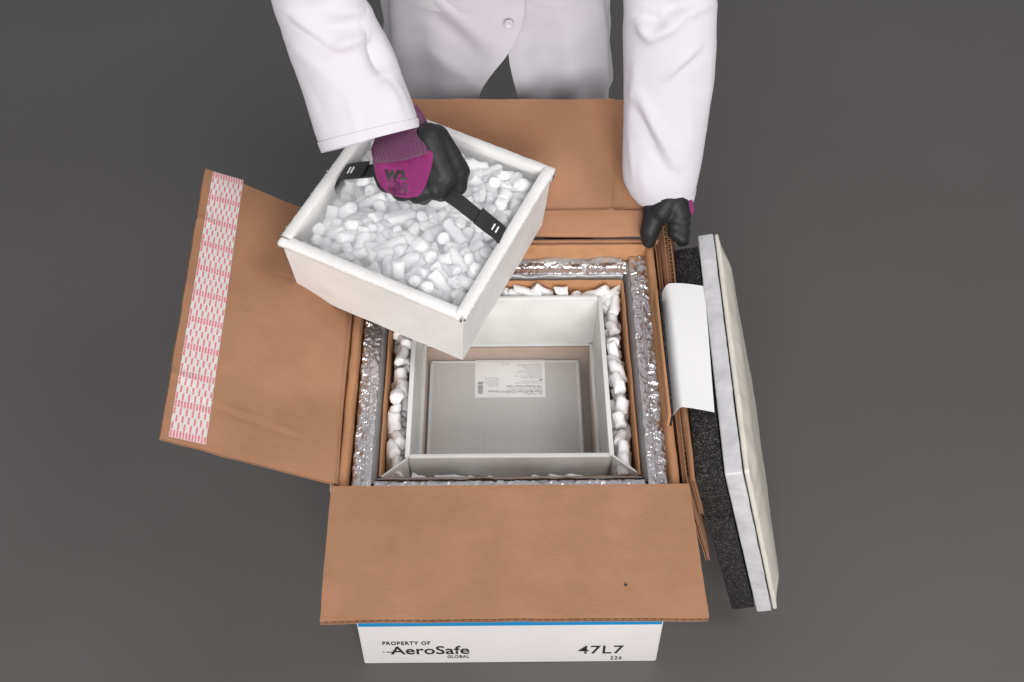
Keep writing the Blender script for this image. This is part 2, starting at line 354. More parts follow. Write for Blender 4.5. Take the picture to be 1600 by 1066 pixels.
# outside white print on the sides
box('printed_liner', (-W2-.0012,.001,-HB+.002), (-W2-.0002,DB-.001,zr-.004), 'print_white', carton, 0)
box('printed_liner', (W2+.0002,.001,-HB+.002), (W2+.0012,DB-.001,-.02), 'print_white', carton, 0)
# printed marks on the front wall
XF = Matrix(((1,0,0,0),(0,0,-1,-.0006),(0,1,0,0),(0,0,0,1)))   # text plane -> front wall
def at(x,z): return Matrix.Translation((x,0,z)) @ XF
mk('blue_stripe', [(-W2+.0005,-.0004,-.4085),(W2-.0005,-.0004,-.4085),(W2-.0005,-.0004,-.39),(-W2+.0005,-.0004,-.39)], [(0,1,2,3)], 'blue', fw)
fit_text('lettering','PROPERTY OF',.080,.0118,'ink',fw,at(-.2155,-.4735),bold=.0005,spacing=1.15)
fit_text('lettering','AeroSafe',.133,.0285,'ink',fw,at(-.2030,-.5080),bold=.0006)
fit_text('lettering','GLOBAL',.037,.0095,'ink',fw,at(-.1080,-.5230),bold=.0003,spacing=1.1)
fit_text('lettering','47L7',.076,.0285,'ink',fw,at(.1155,-.5110),bold=.0004,spacing=1.08)
fit_text('lettering','226',.0195,.0120,'ink',fw,at(.1715,-.5340),bold=.0002,spacing=1.15)
for (a,b) in ((-.2165,-.2135),(-.2105,-.1960)):
    mk('logo_bar', [(a,-.0006,-.5012),(b,-.0006,-.5012),(b,-.0006,-.4985),(a,-.0006,-.4985)], [(0,1,2,3)], 'ink', fw)
# front flap (lies open, flat)
def dfront(u,v):
    d = .0016*fbm((u,v,0),2.2,1)
    d -= .004*smooth01((u-.72)/.28)*smooth01((.12-v)/.12)
    d += .0012*math.exp(-((u-.015)/.012)**2)
    return d
fz=.0
flap(carton, PZ(517.5,760,fz), PZ(1077,755.5,fz), PZ(1108,965,fz), PZ(499,969,fz), .0094, 51, dfront, double=True)
mk('blemish', [PZ(978+dx,914+dy,.0022) for dx,dy in ((-3,-1),(0,-2.5),(3,0),(1,2),(-2,1.5))], [(0,1,2,3,4)], 'trousers', carton)
# left flap (tilted up, holds the tape strip)
AL=math.radians(28); nL=(math.sin(AL),0,math.cos(AL)); kL=-math.sin(AL)*W2
PL=lambda x,y,o=0: PN(x,y,nL,kL+o)
def ridge(u,v,u0,v0,u1,v1,h,wd):
    dx,dy=u1-u0,v1-v0; l2=dx*dx+dy*dy; t=max(0,min(1,((u-u0)*dx+(v-v0)*dy)/l2)); q=math.hypot(u-u0-dx*t, v-v0-dy*t)
    return h*math.exp(-(q/wd)**2)
def dleft(u,v):
    d=.0022*fbm((u,v,3),2.0,2)
    d+=ridge(u,v,.82,.155,.25,.13,.0013,.0045)-ridge(u,v,.82,.142,.25,.118,.0009,.007)
    d+=ridge(u,v,1,.21,.86,.2,.002,.01)+ridge(u,v,1,.79,.9,.79,.002,.01)
    d+=.0016*math.exp(-((u-.03)/.015)**2)-.003*math.exp(-((u-.0)/.02)**2)
    return d
Lh0,Lh1,Lo1,Lo0 = PL(529,757), PL(557,360), PL(321,263), PL(250,684)
lf = flap(carton, Lh0, Lh1, Lo1, Lo0, .0062, 58, dleft, grid=(90,90))
nLv=V(nL)
def lfp(u,v): return (Lh0*(1-v)+Lh1*v)*(1-u)+(Lo0*(1-v)+Lo1*v)*u
def inv_lf(p):
    u,v=.5,.5
    for _ in range(30):
        q=lfp(u,v)-p; a=(lfp(u+1e-4,v)-lfp(u,v))/1e-4; b=(lfp(u,v+1e-4)-lfp(u,v))/1e-4
        A_,B_,C_=a.dot(a),a.dot(b),b.dot(b); r1,r2=a.dot(q),b.dot(q); de=A_*C_-B_*B_
        u-=(C_*r1-B_*r2)/de; v-=(A_*r2-B_*r1)/de
    return u,v
tq=[PL(333,268),PL(380,282),PL(321,696),PL(263,683)]
tqi=[inv_lf(p) for p in tq]
def tape(s,t):
    u=(tqi[0][0]*(1-s)+tqi[1][0]*s)*t+(tqi[3][0]*(1-s)+tqi[2][0]*s)*(1-t)
    v=(tqi[0][1]*(1-s)+tqi[1][1]*s)*t+(tqi[3][1]*(1-s)+tqi[2][1]*s)*(1-t)
    j=.0
    if s in (0,1): j=.004*noise.noise(V((t*60,s*9,0)))
    return lfp(u+j,v)+nLv*(dleft(u,v)+.0005)
sheet('adhesive_tape', tape, 12, 90, 'tape', carton)
# back flap: short creased band then the long panel
b0=[PZ(556,371,0),PZ(1016,371,0)]
zA=.022; bm0=[PZ(560,331,zA),PZ(1006,331,zA)]
bx0=PN(540,155,(0,-math.sin(.47),math.cos(.47)), (zA*math.cos(.47)-bm0[0].y*math.sin(.47)))
bx1=PN(1012,155,(0,-math.sin(.47),math.cos(.47)), (zA*math.cos(.47)-bm0[0].y*math.sin(.47)))
def dback(u,v):
    return .0025*fbm((u,v,5),1.8,4)+ridge(u,v,0,.0,0,1,.0022,.015)+ridge(u,v,0,.885,1,.875,.004,.012)-ridge(u,v,0,.905,1,.9,.0025,.012)+ridge(u,v,0,.62,.02,.93,.003,.01)
bf=flap(carton, bm0[0], bm0[1], bx1, bx0, .006, 52, dback, grid=(70,70))
sheet('fold_band', lambda u,v: b0[0].lerp(b0[1],v).lerp(bm0[0].lerp(bm0[1],v),u)+V((0,0,.0015*math.sin(PI*u)+.0015*fbm((u,v*4,1),2,6))), 10, 60, 'card', bf, thick=.006)
# right flap hanging down outside
aR=math.radians(74.5); dR=V((math.cos(aR),0,-math.sin(aR)))
h0=V((W2-.002,.003,-.006)); h1=V((W2-.002,DB-.003,-.006))
flap(carton, h0, h1, h1+dR*.212, h0+dR*.212, .006, 55, lambda u,v:.0015*fbm((u,v,8),2,9))
# inner cardboard sleeve (second wall)
sl = thing('cardboard_sleeve', 'brown inner cardboard sleeve lining the carton just inside its rim', 'cardboard liner')
def band(name, p0, p1, inward, wd, z1, z0, m, parent, rnd=.0035, wob=.0008, seed=0):
    """upright panel from p0 to p1 (2d), thickness wd inward, top z1 rounded, bottom z0"""
    p0=V((*p0,0));p1=V((*p1,0)); n=V((*inward,0))
    prof=[(0,z0),(0,z1-rnd),(wd*.12,z1-rnd*.35),(wd*.3,z1),(wd*.7,z1),(wd*.88,z1-rnd*.35),(wd,z1-rnd),(wd,z1-.05),(wd,z0)]
    def f(u,v):
        k=u*(len(prof)-1); i=min(int(k),len(prof)-2); a=k-i
        o,z=prof[i][0]*(1-a)+prof[i+1][0]*a, prof[i][1]*(1-a)+prof[i+1][1]*a
        w_=wob*fbm((v*4,seed,0),3,seed)
        return p0.lerp(p1,v)+n*(o+w_)+V((0,0,z+(wob*1.2*fbm((v*5,seed,4),3,seed+1) if z>z0+.01 else 0)))
    return sheet(name, f, len(prof)-1, 60, m, parent)
zi=-.35
band('panel', (-.2425,.006), (-.2435,.483), (1,0), .0125, -.010, zi, 'card_in', sl, seed=1)
band('panel', (.2405,.483), (.2385,.006), (-1,0), .0125, -.008, zi, 'card_in', sl, seed=2)
band('panel', (-.23,.4835), (.228,.4835), (0,-1), .0085, -.006, zi, 'card_in', sl, seed=3)
band('panel', (.228,.0065), (-.23,.0065), (0,1), .0085, -.020, zi, 'card_in', sl, seed=4)

# ------------------------------------------------------------ foil insulation
ins = thing('foil_insulation', 'crinkled silver foil insulation panels standing round the inside of the carton', 'insulation')
def foil(p0, p1, inward, wd, z1, seed, amp=1.0):
    p0=V((*p0,0));p1=V((*p1,0)); n=V((*inward,0)); Ln=(p1-p0).length; nv=int(Ln/.0020); nu=26
    def f(u,v):
        P_=p0.lerp(p1,v)
        if u<.12: o,z=0,zi+(z1-.004-zi)*(u/.12)
        elif u>.88: o,z=wd,zi+(z1-.004-zi)*((1-u)/.12)
        else:
            s=(u-.12)/.76; o=s*wd; z=z1-.003+.0032*(1-abs(2*s-1)**10)
            z-=.0030*math.exp(-((s-.52)/.035)**2)                        # seam between two folds
        p=(P_*1)+n*o
        s=o/wd
        l=v*Ln
        outer=smooth01((.56-s)/.08)
        k_=(round(u*nu)*7919+round(v*nv)*104729+seed*31)%1000003
        rr=random.Random(k_); j1,j2,j3=rr.uniform(-1,1),rr.uniform(-1,1),rr.uniform(-1,1)
        wx=noise.noise(V((l*40,o*40,seed+.5)))*1.1
        c1=abs(noise.noise(V((o*34+wx,l*85+s*1.5+wx,seed*3.1)))); c2=abs(noise.noise(V((o*75+wx,l*105-wx,seed+4.)))); c3=abs(noise.noise(V((o*260,l*300,seed+8.))))
        dz=((.30-c1)*.0075*outer+(.25-c2)*(.0035+.0005*outer)+(.25-c3)*.0007*(1-outer)+j1*.0002)*amp
        if u<.12 or u>.88: return p+n*(dz*.5)+V((0,0,z))
        edge=(abs(2*s-1))**2
        return p+n*(j2*.0003+(noise.noise(V((l*60,seed,s*2)))*.0022)*edge*amp)+V((0,0,z+dz))+(p1-p0).normalized()*j3*.0004
    return sheet('foil_panel', f, nu, nv, 'foil', ins, smooth=False)
foil((.2315,.474), (.2275,.012), (-1,0), .0315, -.030, 1, 1.0)
foil((-.2265,.012), (-.2295,.474), (1,0), .0300, -.032, 2, .8)
foil((-.197,.4735), (.198,.4735), (0,-1), .0315, -.038, 3, 1.0)
foil((.195,.013), (-.195,.013), (0,1), .0250, -.0405, 4, .8)
def film(p0,p1,inward,z1,seed,h=.03):
    p0=V((*p0,0));p1=V((*p1,0)); n=V((*inward,0)); Ln=(p1-p0).length
    def f(u,v):
        q=noise.noise(V((v*Ln*24,seed,u*.8))); q2=noise.noise(V((v*Ln*60,seed+3,u)))
        o=.006*(1-u)**2+ (q*.004+q2*.0015)*(.3+.7*(1-abs(2*u-1)))
        return p0.lerp(p1,v)+n*(u*.0085)+V((0,0,z1-h*u*u+q*.004+q2*.002))-n*o*.2
    return sheet('clear_film', f, 14, 160, 'film', ins)
film((.2000,.468),(.1965,.03),(-1,0),-.034,1)
film((-.1965,.03),(-.1995,.468),(1,0),-.036,2)
film((-.19,.4420),(.19,.4420),(0,-1),-.038,3)
film((-.19,.4735),(.19,.4735),(0,-1),-.0325,7,h=.004)
film((.19,.0385),(-.19,.0385),(0,1),-.038,4,h=.012)
# thin inner cardboard ring
rg = thing('thin_cardboard_ring', 'thin brown cardboard collar between the foil and the dry ice', 'cardboard liner')
band('panel', (.1905,.432), (.1895,.046), (-1,0), .0034, -.043, -.30, 'card_in', rg, rnd=.001, seed=5)
band('panel', (-.1895,.046), (-.1905,.432), (1,0), .0034, -.043, -.30, 'card_in', rg, rnd=.001, seed=6)
band('panel', (-.187,.4325), (.187,.4325), (0,-1), .0034, -.040, -.30, 'card_in', rg, rnd=.001, seed=7)
band('panel', (.186,.0465), (-.186,.0465), (0,1), .0034, -.050, -.30, 'card_in', rg, rnd=.001, seed=8)

# ------------------------------------------------------------ inner payload bin
bn = thing('payload_bin', 'open white plastic bin sunk in the carton with dry ice packed round it', 'plastic bin')
zt=-.050; xw=.147; y0=.088; y1=.397; th=.0045; zb=-.185; zl=-.160
def wall(name,p0,p1,q0,q1,nrm,m='plastic_in',par=bn,t=th):
    """p0->p1 top edge, q0->q1 bottom edge; nrm = outward"""
    p0,p1,q0,q1=map(V,(p0,p1,q0,q1)); nn=V(nrm)
    return sheet(name, lambda u,v: q0.lerp(q1,u).lerp(p0.lerp(p1,u),v)+nn*(.0008*fbm((u*3,v*2,nn.x+2*nn.y),1.5,3)), 24, 10, m, par, f2=lambda u,v: q0.lerp(q1,u).lerp(p0.lerp(p1,u),v)+nn*t)
wall('side_wall',(-xw,y0,zt),(-xw,y1,zt),(-xw+.003,y0,zl),(-xw+.003,y1,zl),(-1,0,0))
wall('side_wall',(xw,y0,zt),(xw,y1,zt),(xw-.003,y0,zl),(xw-.003,y1,zl),(1,0,0))
wall('end_wall',(-xw,y1,zt),(xw,y1,zt),(-xw+.003,y1,zl),(xw-.003,y1,zl),(0,1,0))
wall('end_wall',(-xw,y0,zt),(xw,y0,zt),(-xw+.003,y0,zl),(xw-.003,y0,zl),(0,-1,0))
def bar(name,a,b,w_,h_,m,par,bev=.0012,up=V((0,0,1))):
    a=V(a);b=V(b);d=b-a; ex=d.normalized(); ey=up.cross(ex).normalized(); ez=ex.cross(ey)
    return box(name,(0,-w_/2,-h_/2),(d.length,w_/2,h_/2),m,par,bev,X=frame(ex,ey,ez,a))
for a,b in (((-xw-.003,y0-.004,zt),(-xw-.003,y1+.003,zt)),((xw+.003,y0-.004,zt),(xw+.003,y1+.003,zt)),((-xw+.001,y1+.003,zt+.001),(xw-.001,y1+.003,zt+.001)),((-xw+.001,y0-.003,zt+.001),(xw-.001,y0-.003,zt+.001))):
    bar('rim_bar',a,b,.0072,.0045,'plastic',bn)
# inner ledge and lower wall
for a,b in (((-xw+.006,y0,zl),(-xw+.006,y1-.002,zl)),((xw-.006,y0,zl),(xw-.006,y1-.002,zl)),((-xw+.009,y1-.003,zl+.0006),(xw-.009,y1-.003,zl+.0006))):
    bar('ledge',a,b,.006,.003,'plastic',bn,.0008)
# corner gussets
for a,b in (((xw+.004,y0-.004),(.1865,.052)),((-xw-.004,y0-.004),(-.1865,.052)),((xw+.004,y1+.004),(.1865,.428)),((-xw-.004,y1+.004),(-.1865,.428))):
    A_=V((*a,zt));B_=V((*b,zt)); nn=V((0,0,1)).cross((B_-A_).normalized())
    sheet('corner_gusset', lambda u,v:A_.lerp(B_,u)+V((0,0,-.13*(1-v)+.0*u)), 6,6,'plastic_in',bn, f2=lambda u,v:A_.lerp(B_,u)+V((0,0,-.13*(1-v)))+nn*.003)
for c,d in (((-.186,.05,-.152),(-.148,.43,-.150)),((.148,.05,-.152),(.186,.43,-.150)),((-.1475,.05,-.152),(.1475,.083,-.150)),((-.1475,.402,-.152),(.1475,.43,-.150))):
    box('trough_floor',c,d,'plastic_in',bn,0)
# carton pad under the product
sp = thing('cardboard_pad','brown cardboard pad at the bottom of the payload bin round the product box','cardboard pad')
box('pad_base',(-.142,.09,-.24),(.142,.394,-.236),'pad',sp,.0005)
box('pad_wall',(-.142,.389,-.2355),(.142,.394,-.163),'pad',sp,.0005)
box('pad_wall',(.137,.09,-.2355),(.142,.3885,-.163),'pad',sp,.0005)
box('pad_wall',(-.142,.09,-.2355),(-.137,.3885,-.163),'pad',sp,.0005)
# product box
pr = thing('product_box','flat ribbed grey plastic box with a white upside-down label inside the payload bin','product box')
zp=-.190
xa,xb,ya,yb=-.1335,.1215,.100,.3860
box('lid',(xa,ya,zp-.012),(xb,yb,zp),'ribs',pr,.0022)
box('base',(xa+.002,ya+.002,zp-.045),(xb-.002,yb-.002,zp-.0125),'ribs',pr,.001)
for (c,d) in (((xa+.003,yb-.006,zp-.0003),(xb-.003,yb-.002,zp+.0008)),((xa+.001,ya+.004,zp-.0003),(xa+.005,yb-.008,zp+.0008)),((xb-.006,ya+.004,zp-.0003),(xb-.002,yb-.008,zp+.0008))):
    box('lid_rib',c,d,'plastic',pr,.0003)
# raised letter-like handle mark
for i in range(5):
    box('raised_rib',(-.022+i*.009,.165,zp-.0003),(-.0205+i*.009,.19-.004*(i==2),zp+.0007),'plastic',pr,.0002)
M['label_paper']=mat('label_paper',(.90,.90,.89),.5)
lab = box('label',(-.0565,.304,zp+.0002),(.0620,.3855,zp+.0007),'label_paper',pr,.0002)
lx0,lx1,ly0,ly1=-.0565,.0620,.304,.3855
def lt(s,size,fx,fy,sx=1,ink='ink',bold=0):
    # text turned upside down: origin at right, grows to the left; fx,fy = fraction from right / from bottom
    X=Matrix.Translation((lx1-fx*(lx1-lx0), ly0+fy*(ly1-ly0), zp+.00095))@Matrix.Rotation(PI,4,'Z')
    text_mesh('lettering',s,size,ink,lab,X,sx=sx,bold=bold)
lt('Pfizer-BioNTech COVID-19 Vaccine',.0078,.045,.18,.78,'ink')
lt('195 Multiple Dose Vials',.0072,.045,.31,.86,'ink')
lt('NDC 59267-1000-2',.0038,.045,.10,.9,'greyink')
lt('Suspension for Intramuscular Injection',.0038,.045,.225,.95,'greyink')
for i,s in enumerate(['After dilution, each vial contains','multiple doses of 0.3 mL','Dosage: see accompanying information','Store in freezer between','-80C and -60C (-112F and -76F)','Protect from light','Discard vial when there is not','enough vaccine for a full dose','Contents: 195 vials','Rx only  For use under','Emergency Use Authorization','Manufactured for distribution']):
    if i in (2,): continue
    lt(s,.0037,.045,.385+i*.046,.95,'greyink')
mk('blue_mark',[(lx1-.010,ly0+.036,zp+.0010),(lx1-.0045,ly0+.036,zp+.0010),(lx1-.0045,ly0+.0385,zp+.0010),(lx1-.010,ly0+.0385,zp+.0010)],[(0,1,2,3)],'blue',lab)
for i,s in enumerate(['LOT EH9899','EXP 2021 MAR','Storage: keep frozen','Single carton','Vials per tray 195']):
    lt(s,.0036,.66,.32+i*.05,.9,'greyink')
lt('FPO NDC',.0036,.50,.90,1,'greyink')
random.seed(3)
yy=ly0+.008
vs=[];fs=[]
while yy<ly0+.034:
    h=random.choice([.0005,.0008,.0013,.0018]); k=len(vs)
    vs+=[(lx0+.005,yy,zp+.001),(lx0+.0135,yy,zp+.001),(lx0+.0135,yy+h,zp+.001),(lx0+.005,yy+h,zp+.001)]; fs.append((k,k+1,k+2,k+3)); yy+=h+random.choice([.0005,.0009])
mk('barcode',vs,fs,'greyink',lab)

# ------------------------------------------------------------ dry ice pellets
random.seed(11)
variants=[]
for k in range(22):
    bm=bmesh.new()
    Ln=random.uniform(.0085,.0165)*(1 if k%3 else 1.4); R_=random.uniform(.0076,.0096)
    seg=10
    prof=[(-Ln,0),(-Ln,R_*.5),(-Ln*.99,R_*.88),(-Ln*.90,R_),(-Ln*.3,R_*1.0),(Ln*.3,R_*1.0),(Ln*.90,R_),(Ln*.99,R_*.88),(Ln,R_*.5),(Ln,0)]
    prev=None
    tl,tr_=random.uniform(-.5,.5),random.uniform(-.5,.5)
    for i,(x,r) in enumerate(prof):
        ring=[]
        for j in range(seg):
            a=2*PI*j/seg; p=V((x,r*math.cos(a),r*math.sin(a)*.92))
            p.x+=(tl if x<0 else tr_)*p.y*abs(x)/Ln          # broken, slanted ends
            p+=p.normalized()*R_*(.42*noise.noise(p*95+V((k*9,0,0)))+.16*noise.noise(p*260+V((0,k*5,0))))
            ring.append(bm.verts.new(p))
        if prev:
            for j in range(seg): bm.faces.new((prev[j],prev[(j+1)%seg],ring[(j+1)%seg],ring[j]))
        prev=ring
    bmesh.ops.remove_doubles(bm, verts=bm.verts, dist=1e-5); bmesh.ops.recalc_face_normals(bm, faces=bm.faces)
    me=bpy.data.meshes.new('dry_ice_pellet'); bm.to_mesh(me); bm.free(); me.materials.append(M['ice']); me.shade_smooth(); me.set_sharp_from_angle(angle=math.radians(24))
    variants.append(me)
def pellet(p, sc_=1, tilt=.5, label='', group=''):
    o=bpy.data.objects.new('dry_ice_pellet',random.choice(variants)); col.objects.link(o)
    o.location=p; o.rotation_euler=(random.uniform(0,2*PI),random.gauss(0,tilt),random.uniform(0,2*PI)); o.scale=(sc_*random.uniform(.85,1.1),sc_*random.uniform(.9,1.1),sc_*random.uniform(.9,1.1))
    tag(o,label,'dry ice',group); return o
def settle(co, X, lo, hi):
    """shift that brings the points co (world) inside the box lo..hi of frame X (horizontal axes only)"""
    inv=X.inverted(); q=[inv@c for c in co]; sh=V((0,0,0))
    for k in (0,1):
        a=min(p[k] for p in q); b=max(p[k] for p in q)
        if b-a>hi[k]-lo[k]: sh[k]=(lo[k]+hi[k]-a-b)/2
        elif a<lo[k]: sh[k]=lo[k]-a
        elif b>hi[k]: sh[k]=hi[k]-b
    return X.to_3x3()@sh
def settle_obj(o,X,lo,hi):
    w_=[hi[k]-lo[k] for k in (0,1)]
    if min(w_)<.04: o.rotation_euler=(o.rotation_euler[0],random.gauss(0,.5),(0 if w_[0]>w_[1] else PI/2)+random.uniform(-.35,.35))
    mw=Matrix.LocRotScale(o.location,o.rotation_euler,o.scale); o.location+=settle([mw@v.co for v in o.data.vertices],X,lo,hi)
I4=Matrix.Identity(4)
def filler(name, pts, label, scl=1, bounds=None):
    bm=bmesh.new()
    for p in pts:
        me=random.choice(variants); n0=len(bm.verts); bm.from_mesh(me); bm.verts.ensure_lookup_table()
        rz=random.uniform(0,6)
        if bounds and bounds(p)[0] is I4: rz=(0 if abs(p.x)<.152 else PI/2)+random.uniform(-.25,.25)
        X=Matrix.Translation(p)@Matrix.Rotation(rz,4,'Z')@Matrix.Rotation(random.gauss(0,.5),4,'Y')@Matrix.Rotation(random.uniform(0,6),4,'X')@Matrix.Scale(scl,4)
        new=bm.verts[n0:]
        for v in new: v.co=X@v.co
        if bounds:
            b=bounds(p); sh=settle([v.co for v in new],*b)
            for v in new: v.co+=sh
    me=bpy.data.meshes.new(name); bm.to_mesh(me); bm.free(); me.materials.append(M['ice']); me.shade_smooth(); me.set_sharp_from_angle(angle=math.radians(24))
    o=bpy.data.objects.new(name,me); col.objects.link(o); o['kind']='stuff'; tag(o,label,'dry ice'); return o
def poisson(x0,x1,y0_,y1_,r,tries=4000,keep=None):
    pts=[]
    for _ in range(tries):
        p=(random.uniform(x0,x1),random.uniform(y0_,y1_))
        if keep and not keep(*p): continue
        if all((p[0]-q[0])**2+(p[1]-q[1])**2>r*r for q in pts): pts.append(p)
    return pts
# in the troughs round the bin
sides=[('right',(.1655,.1755,.075,.42),-.066,'right'),('left',(-.1755,-.1655,.075,.42),-.068,'left'),('back',(-.145,.178,.4145,.4185),-.056,'back'),('front',(-.14,.14,.064,.068),-.086,'front')]
TB={'right':((.153,.055),(.186,.427)),'left':((-.186,.055),(-.153,.427)),'back':((-.184,.404),(.184,.4275)),'front':((-.15,.0515),(.15,.080))}
for nm,(xa_,xb_,ya_,yb_),z_,wd in sides:
    for (px_,py_) in poisson(xa_,xb_,ya_,yb_,.0195 if nm!='front' else .022,3000):
        o=pellet(V((px_,py_,z_+random.uniform(-.010,.006))), 1.12 if nm in('right','left') else 1.0, .6, 'white dry ice pellet packed in the %s trough beside the payload bin'%wd, 'dry ice pellets in the %s trough'%wd)
        settle_obj(o,I4,*TB[nm])
fp=[]
for (a,b,c,d,z_) in ((.160,.180,.065,.418,-.084),(-.180,-.160,.065,.418,-.086),(-.15,.16,.415,.418,-.080),(-.15,.15,.064,.068,-.116),(-.15,.15,.065,.067,-.106)):
    fp+=[V((x,y,z_+random.uniform(-.008,.004))) for x,y in poisson(a,b,c,d,.0135,1500)]
filler('dry_ice_fill', fp, 'lower layer of loose white dry ice filling the trough round the payload bin', .85, lambda p:(I4,)+(TB['right'] if p.x>.152 else TB['left'] if p.x<-.152 else TB['back'] if p.y>.3 else TB['front']))

# ------------------------------------------------------------ lifted tray
MT = Matrix(((0.898,0.44,0.021),(-0.433,0.889,-0.148),(-0.084,0.124,0.989)))
TT = V((-.1321,.4013,.1591)); XT = MT.to_4x4(); XT.translation = TT
tray = thing('dry_ice_tray','frosty white plastic tray heaped with dry ice, lifted above the carton by its black handle','tray')
hx,hy,hh=.150,.152,.135; tp=.008
def TL(p): return XT@V(p)
ev=MT.col[2]
def twall(a,b,n):
    """a,b: top corner points (local xy), n outward"""
    a=V((*a,0));b=V((*b,0));n=V((*n,0)); d=(b-a).normalized()
    def f(u,v,off):
        q=a.lerp(b,u)-n*(tp*(1-v)) ; q+= d*(.5-u)*2*tp*(1-v)
        q+=V((0,0,-hh*(1-v)))-n*off
        q+=n*(.0016*fbm((u*2.5,v*1.5,n.x*2+n.y),1.4,5)*(1-v*.6))
        return TL(q)
    return sheet('side_panel', lambda u,v:f(u,v,.0), 40,14,'plastic',tray,f2=lambda u,v:f(u,v,.0045))
twall((-hx,-hy),(hx,-hy),(0,-1)); twall((hx,-hy),(hx,hy),(1,0)); twall((hx,hy),(-hx,hy),(0,1)); twall((-hx,hy),(-hx,-hy),(-1,0))
def lipbar(a,b,n,ext0,ext1,zo):
    a=V((*a,0));b=V((*b,0));n=V((*n,0)); d=(b-a).normalized(); a=a-d*ext0; b=b+d*ext1
    prof=[(.0015,-.014),(.0042,-.009),(.0048,-.003),(.0040,-.0006),(.0025,.0008),(-.004,.0018),(-.0100,.0014),(-.0122,.0002),(-.0128,-.004),(-.0105,-.016),(-.0045,-.0165),(.0015,-.014)]
    K=len(prof)-1
    def f(u,v):
        k=u*K;i=min(int(k),K-1);c=k-i
        o=prof[i][0]*(1-c)+prof[i+1][0]*c; z=prof[i][1]*(1-c)+prof[i+1][1]*c
        w_=.0004*fbm((v*8,o*60,n.x+2*n.y),2,7)
        taper=.0015*smooth01((.02-min(v,1-v))/.02)
        return TL(a.lerp(b,v)+n*(o+w_)+V((0,0,z+zo+w_-taper)))
    o=sheet('lip', f, K, 110,'plastic',tray)
    bm=bmesh.new(); bm.from_mesh(o.data); bmesh.ops.holes_fill(bm, edges=[e for e in bm.edges if e.is_boundary], sides=0); bm.to_mesh(o.data); bm.free()
    return a,b,n
L1=lipbar((-hx,-hy),(hx,-hy),(0,-1),.004,-.003,0.0); L2=lipbar((hx,-hy),(hx,hy),(1,0),-.001,-.006,.0035)
L3=lipbar((hx,hy),(-hx,hy),(0,1),.004,.002,.0); L4=lipbar((-hx,hy),(-hx,-hy),(-1,0),-.003,-.006,.0035)
sheet('tray_floor', lambda u,v: TL((-hx+tp+(2*hx-2*tp)*u,-hy+tp+(2*hy-2*tp)*v,-hh)), 2,2,'plastic',tray, f2=lambda u,v: TL((-hx+tp+(2*hx-2*tp)*u,-hy+tp+(2*hy-2*tp)*v,-hh+.004)))
# frost grains along the lips
bm=bmesh.new(); random.seed(5)
def grain(c,r):
    q=bmesh.ops.create_icosphere(bm,subdivisions=1,radius=r)
    for v in q['verts']: v.co=V((v.co.x,v.co.y,v.co.z*.6))*(1+.5*random.uniform(-1,1)*.5)+c
for (a,b,n) in (L1,L2,L3,L4):
    n_=560 if n.y<0 or n.x>0 else 220
    for _ in range(n_):
        t=random.random(); cl=.5+.5*noise.noise(V((t*14,n.x*3,n.y*3)))
        if random.random()>cl*1.3: continue
        side=random.random()
        if side<.70: o_,z_=.0046,random.gauss(-.003,.0018)
        else: o_,z_=random.uniform(-.012,.002),.0016
        grain(TL(a.lerp(b,t)+n*o_+V((0,0,z_+(.0035 if abs(n.x)>.5 else 0)))),random.uniform(.0003,.0008))
me=bpy.data.meshes.new('frost_grains'); bm.to_mesh(me); bm.free(); o=link('frost_grains',me,'frost',tray); o['kind']='stuff'
# ice in the tray
random.seed(21)
def fillz(x,y): return -.034+.010*(.5*x/.15+.5*y/.15)+.006*noise.noise(V((x*18,y*18,2)))
pts=poisson(-.128,.128,-.130,.130,.0152,16000)[:262]
for x,y in pts:
    o=pellet(TL((x,y,fillz(x,y)+random.uniform(-.003,.008))), 1.08, .55, 'white dry ice pellet in the top layer of the lifted tray', 'dry ice pellets heaped in the lifted tray'); settle_obj(o,XT,(-.1385,-.1405),(.1385,.1405))
fp=[TL((x,y,fillz(x,y)-.014+random.uniform(-.004,.004))) for x,y in poisson(-.122,.122,-.124,.124,.0150,6000)]
filler('dry_ice_bed', fp, 'bed of loose white dry ice under the top pellets of the lifted tray', 1, lambda p:(XT,(-.135,-.137),(.135,.137)))
sheet('inner_bed', lambda u,v: TL((-.137+.274*u,-.139+.278*v,-.062)),4,4,'ice',tray, thick=.003)
# handle strap
path=[(-.140,.004,-.046),(-.139,.004,-.024),(-.132,.003,-.004),(-.112,.002,.012),(-.085,.001,.030),(-.05,0,.052),(0,0,.056),(.05,0,.050),(.085,-.001,.034),(.112,-.001,.018),(.132,-.001,.006),(.139,-.001,-.010),(.140,-.001,-.040)]
def cat(pts,t):
    n=len(pts)-1; k=t*n; i=min(int(k),n-1); c=k-i
    P=[V(pts[max(0,min(n,i+d))]) for d in (-1,0,1,2)]
    return .5*((2*P[1])+(P[2]-P[0])*c+(2*P[0]-5*P[1]+4*P[2]-P[3])*c*c+(3*P[1]-P[0]-3*P[2]+P[3])*c**3)
def strap_f(t0,t1,wd,off,rough=0):
    def f(u,v,o=0):
        t=t0+(t1-t0)*v; p=cat(path,t); tg=(cat(path,min(1,t+.01))-cat(path,max(0,t-.01))).normalized()
        side=V((0,1,0)); nn=tg.cross(side).normalized()
        if nn.z<0: nn=-nn
        wv=wd*(1+.04*noise.noise(V((t*9,1,0))))
        tw=.12*math.sin(t*5)
        return TL(p+(side+nn*tw)*(u-.5)*wv+nn*(off+o))
    return f
def strap(name,t0,t1,wd,off,thk,par,m='strap'):
    f=strap_f(t0,t1,wd,off); return sheet(name, lambda u,v:f(u,v,thk/2), 6,70,m,par,f2=lambda u,v:f(u,v,-thk/2))
hd=strap('handle',0,1,.024,0,.003,tray)
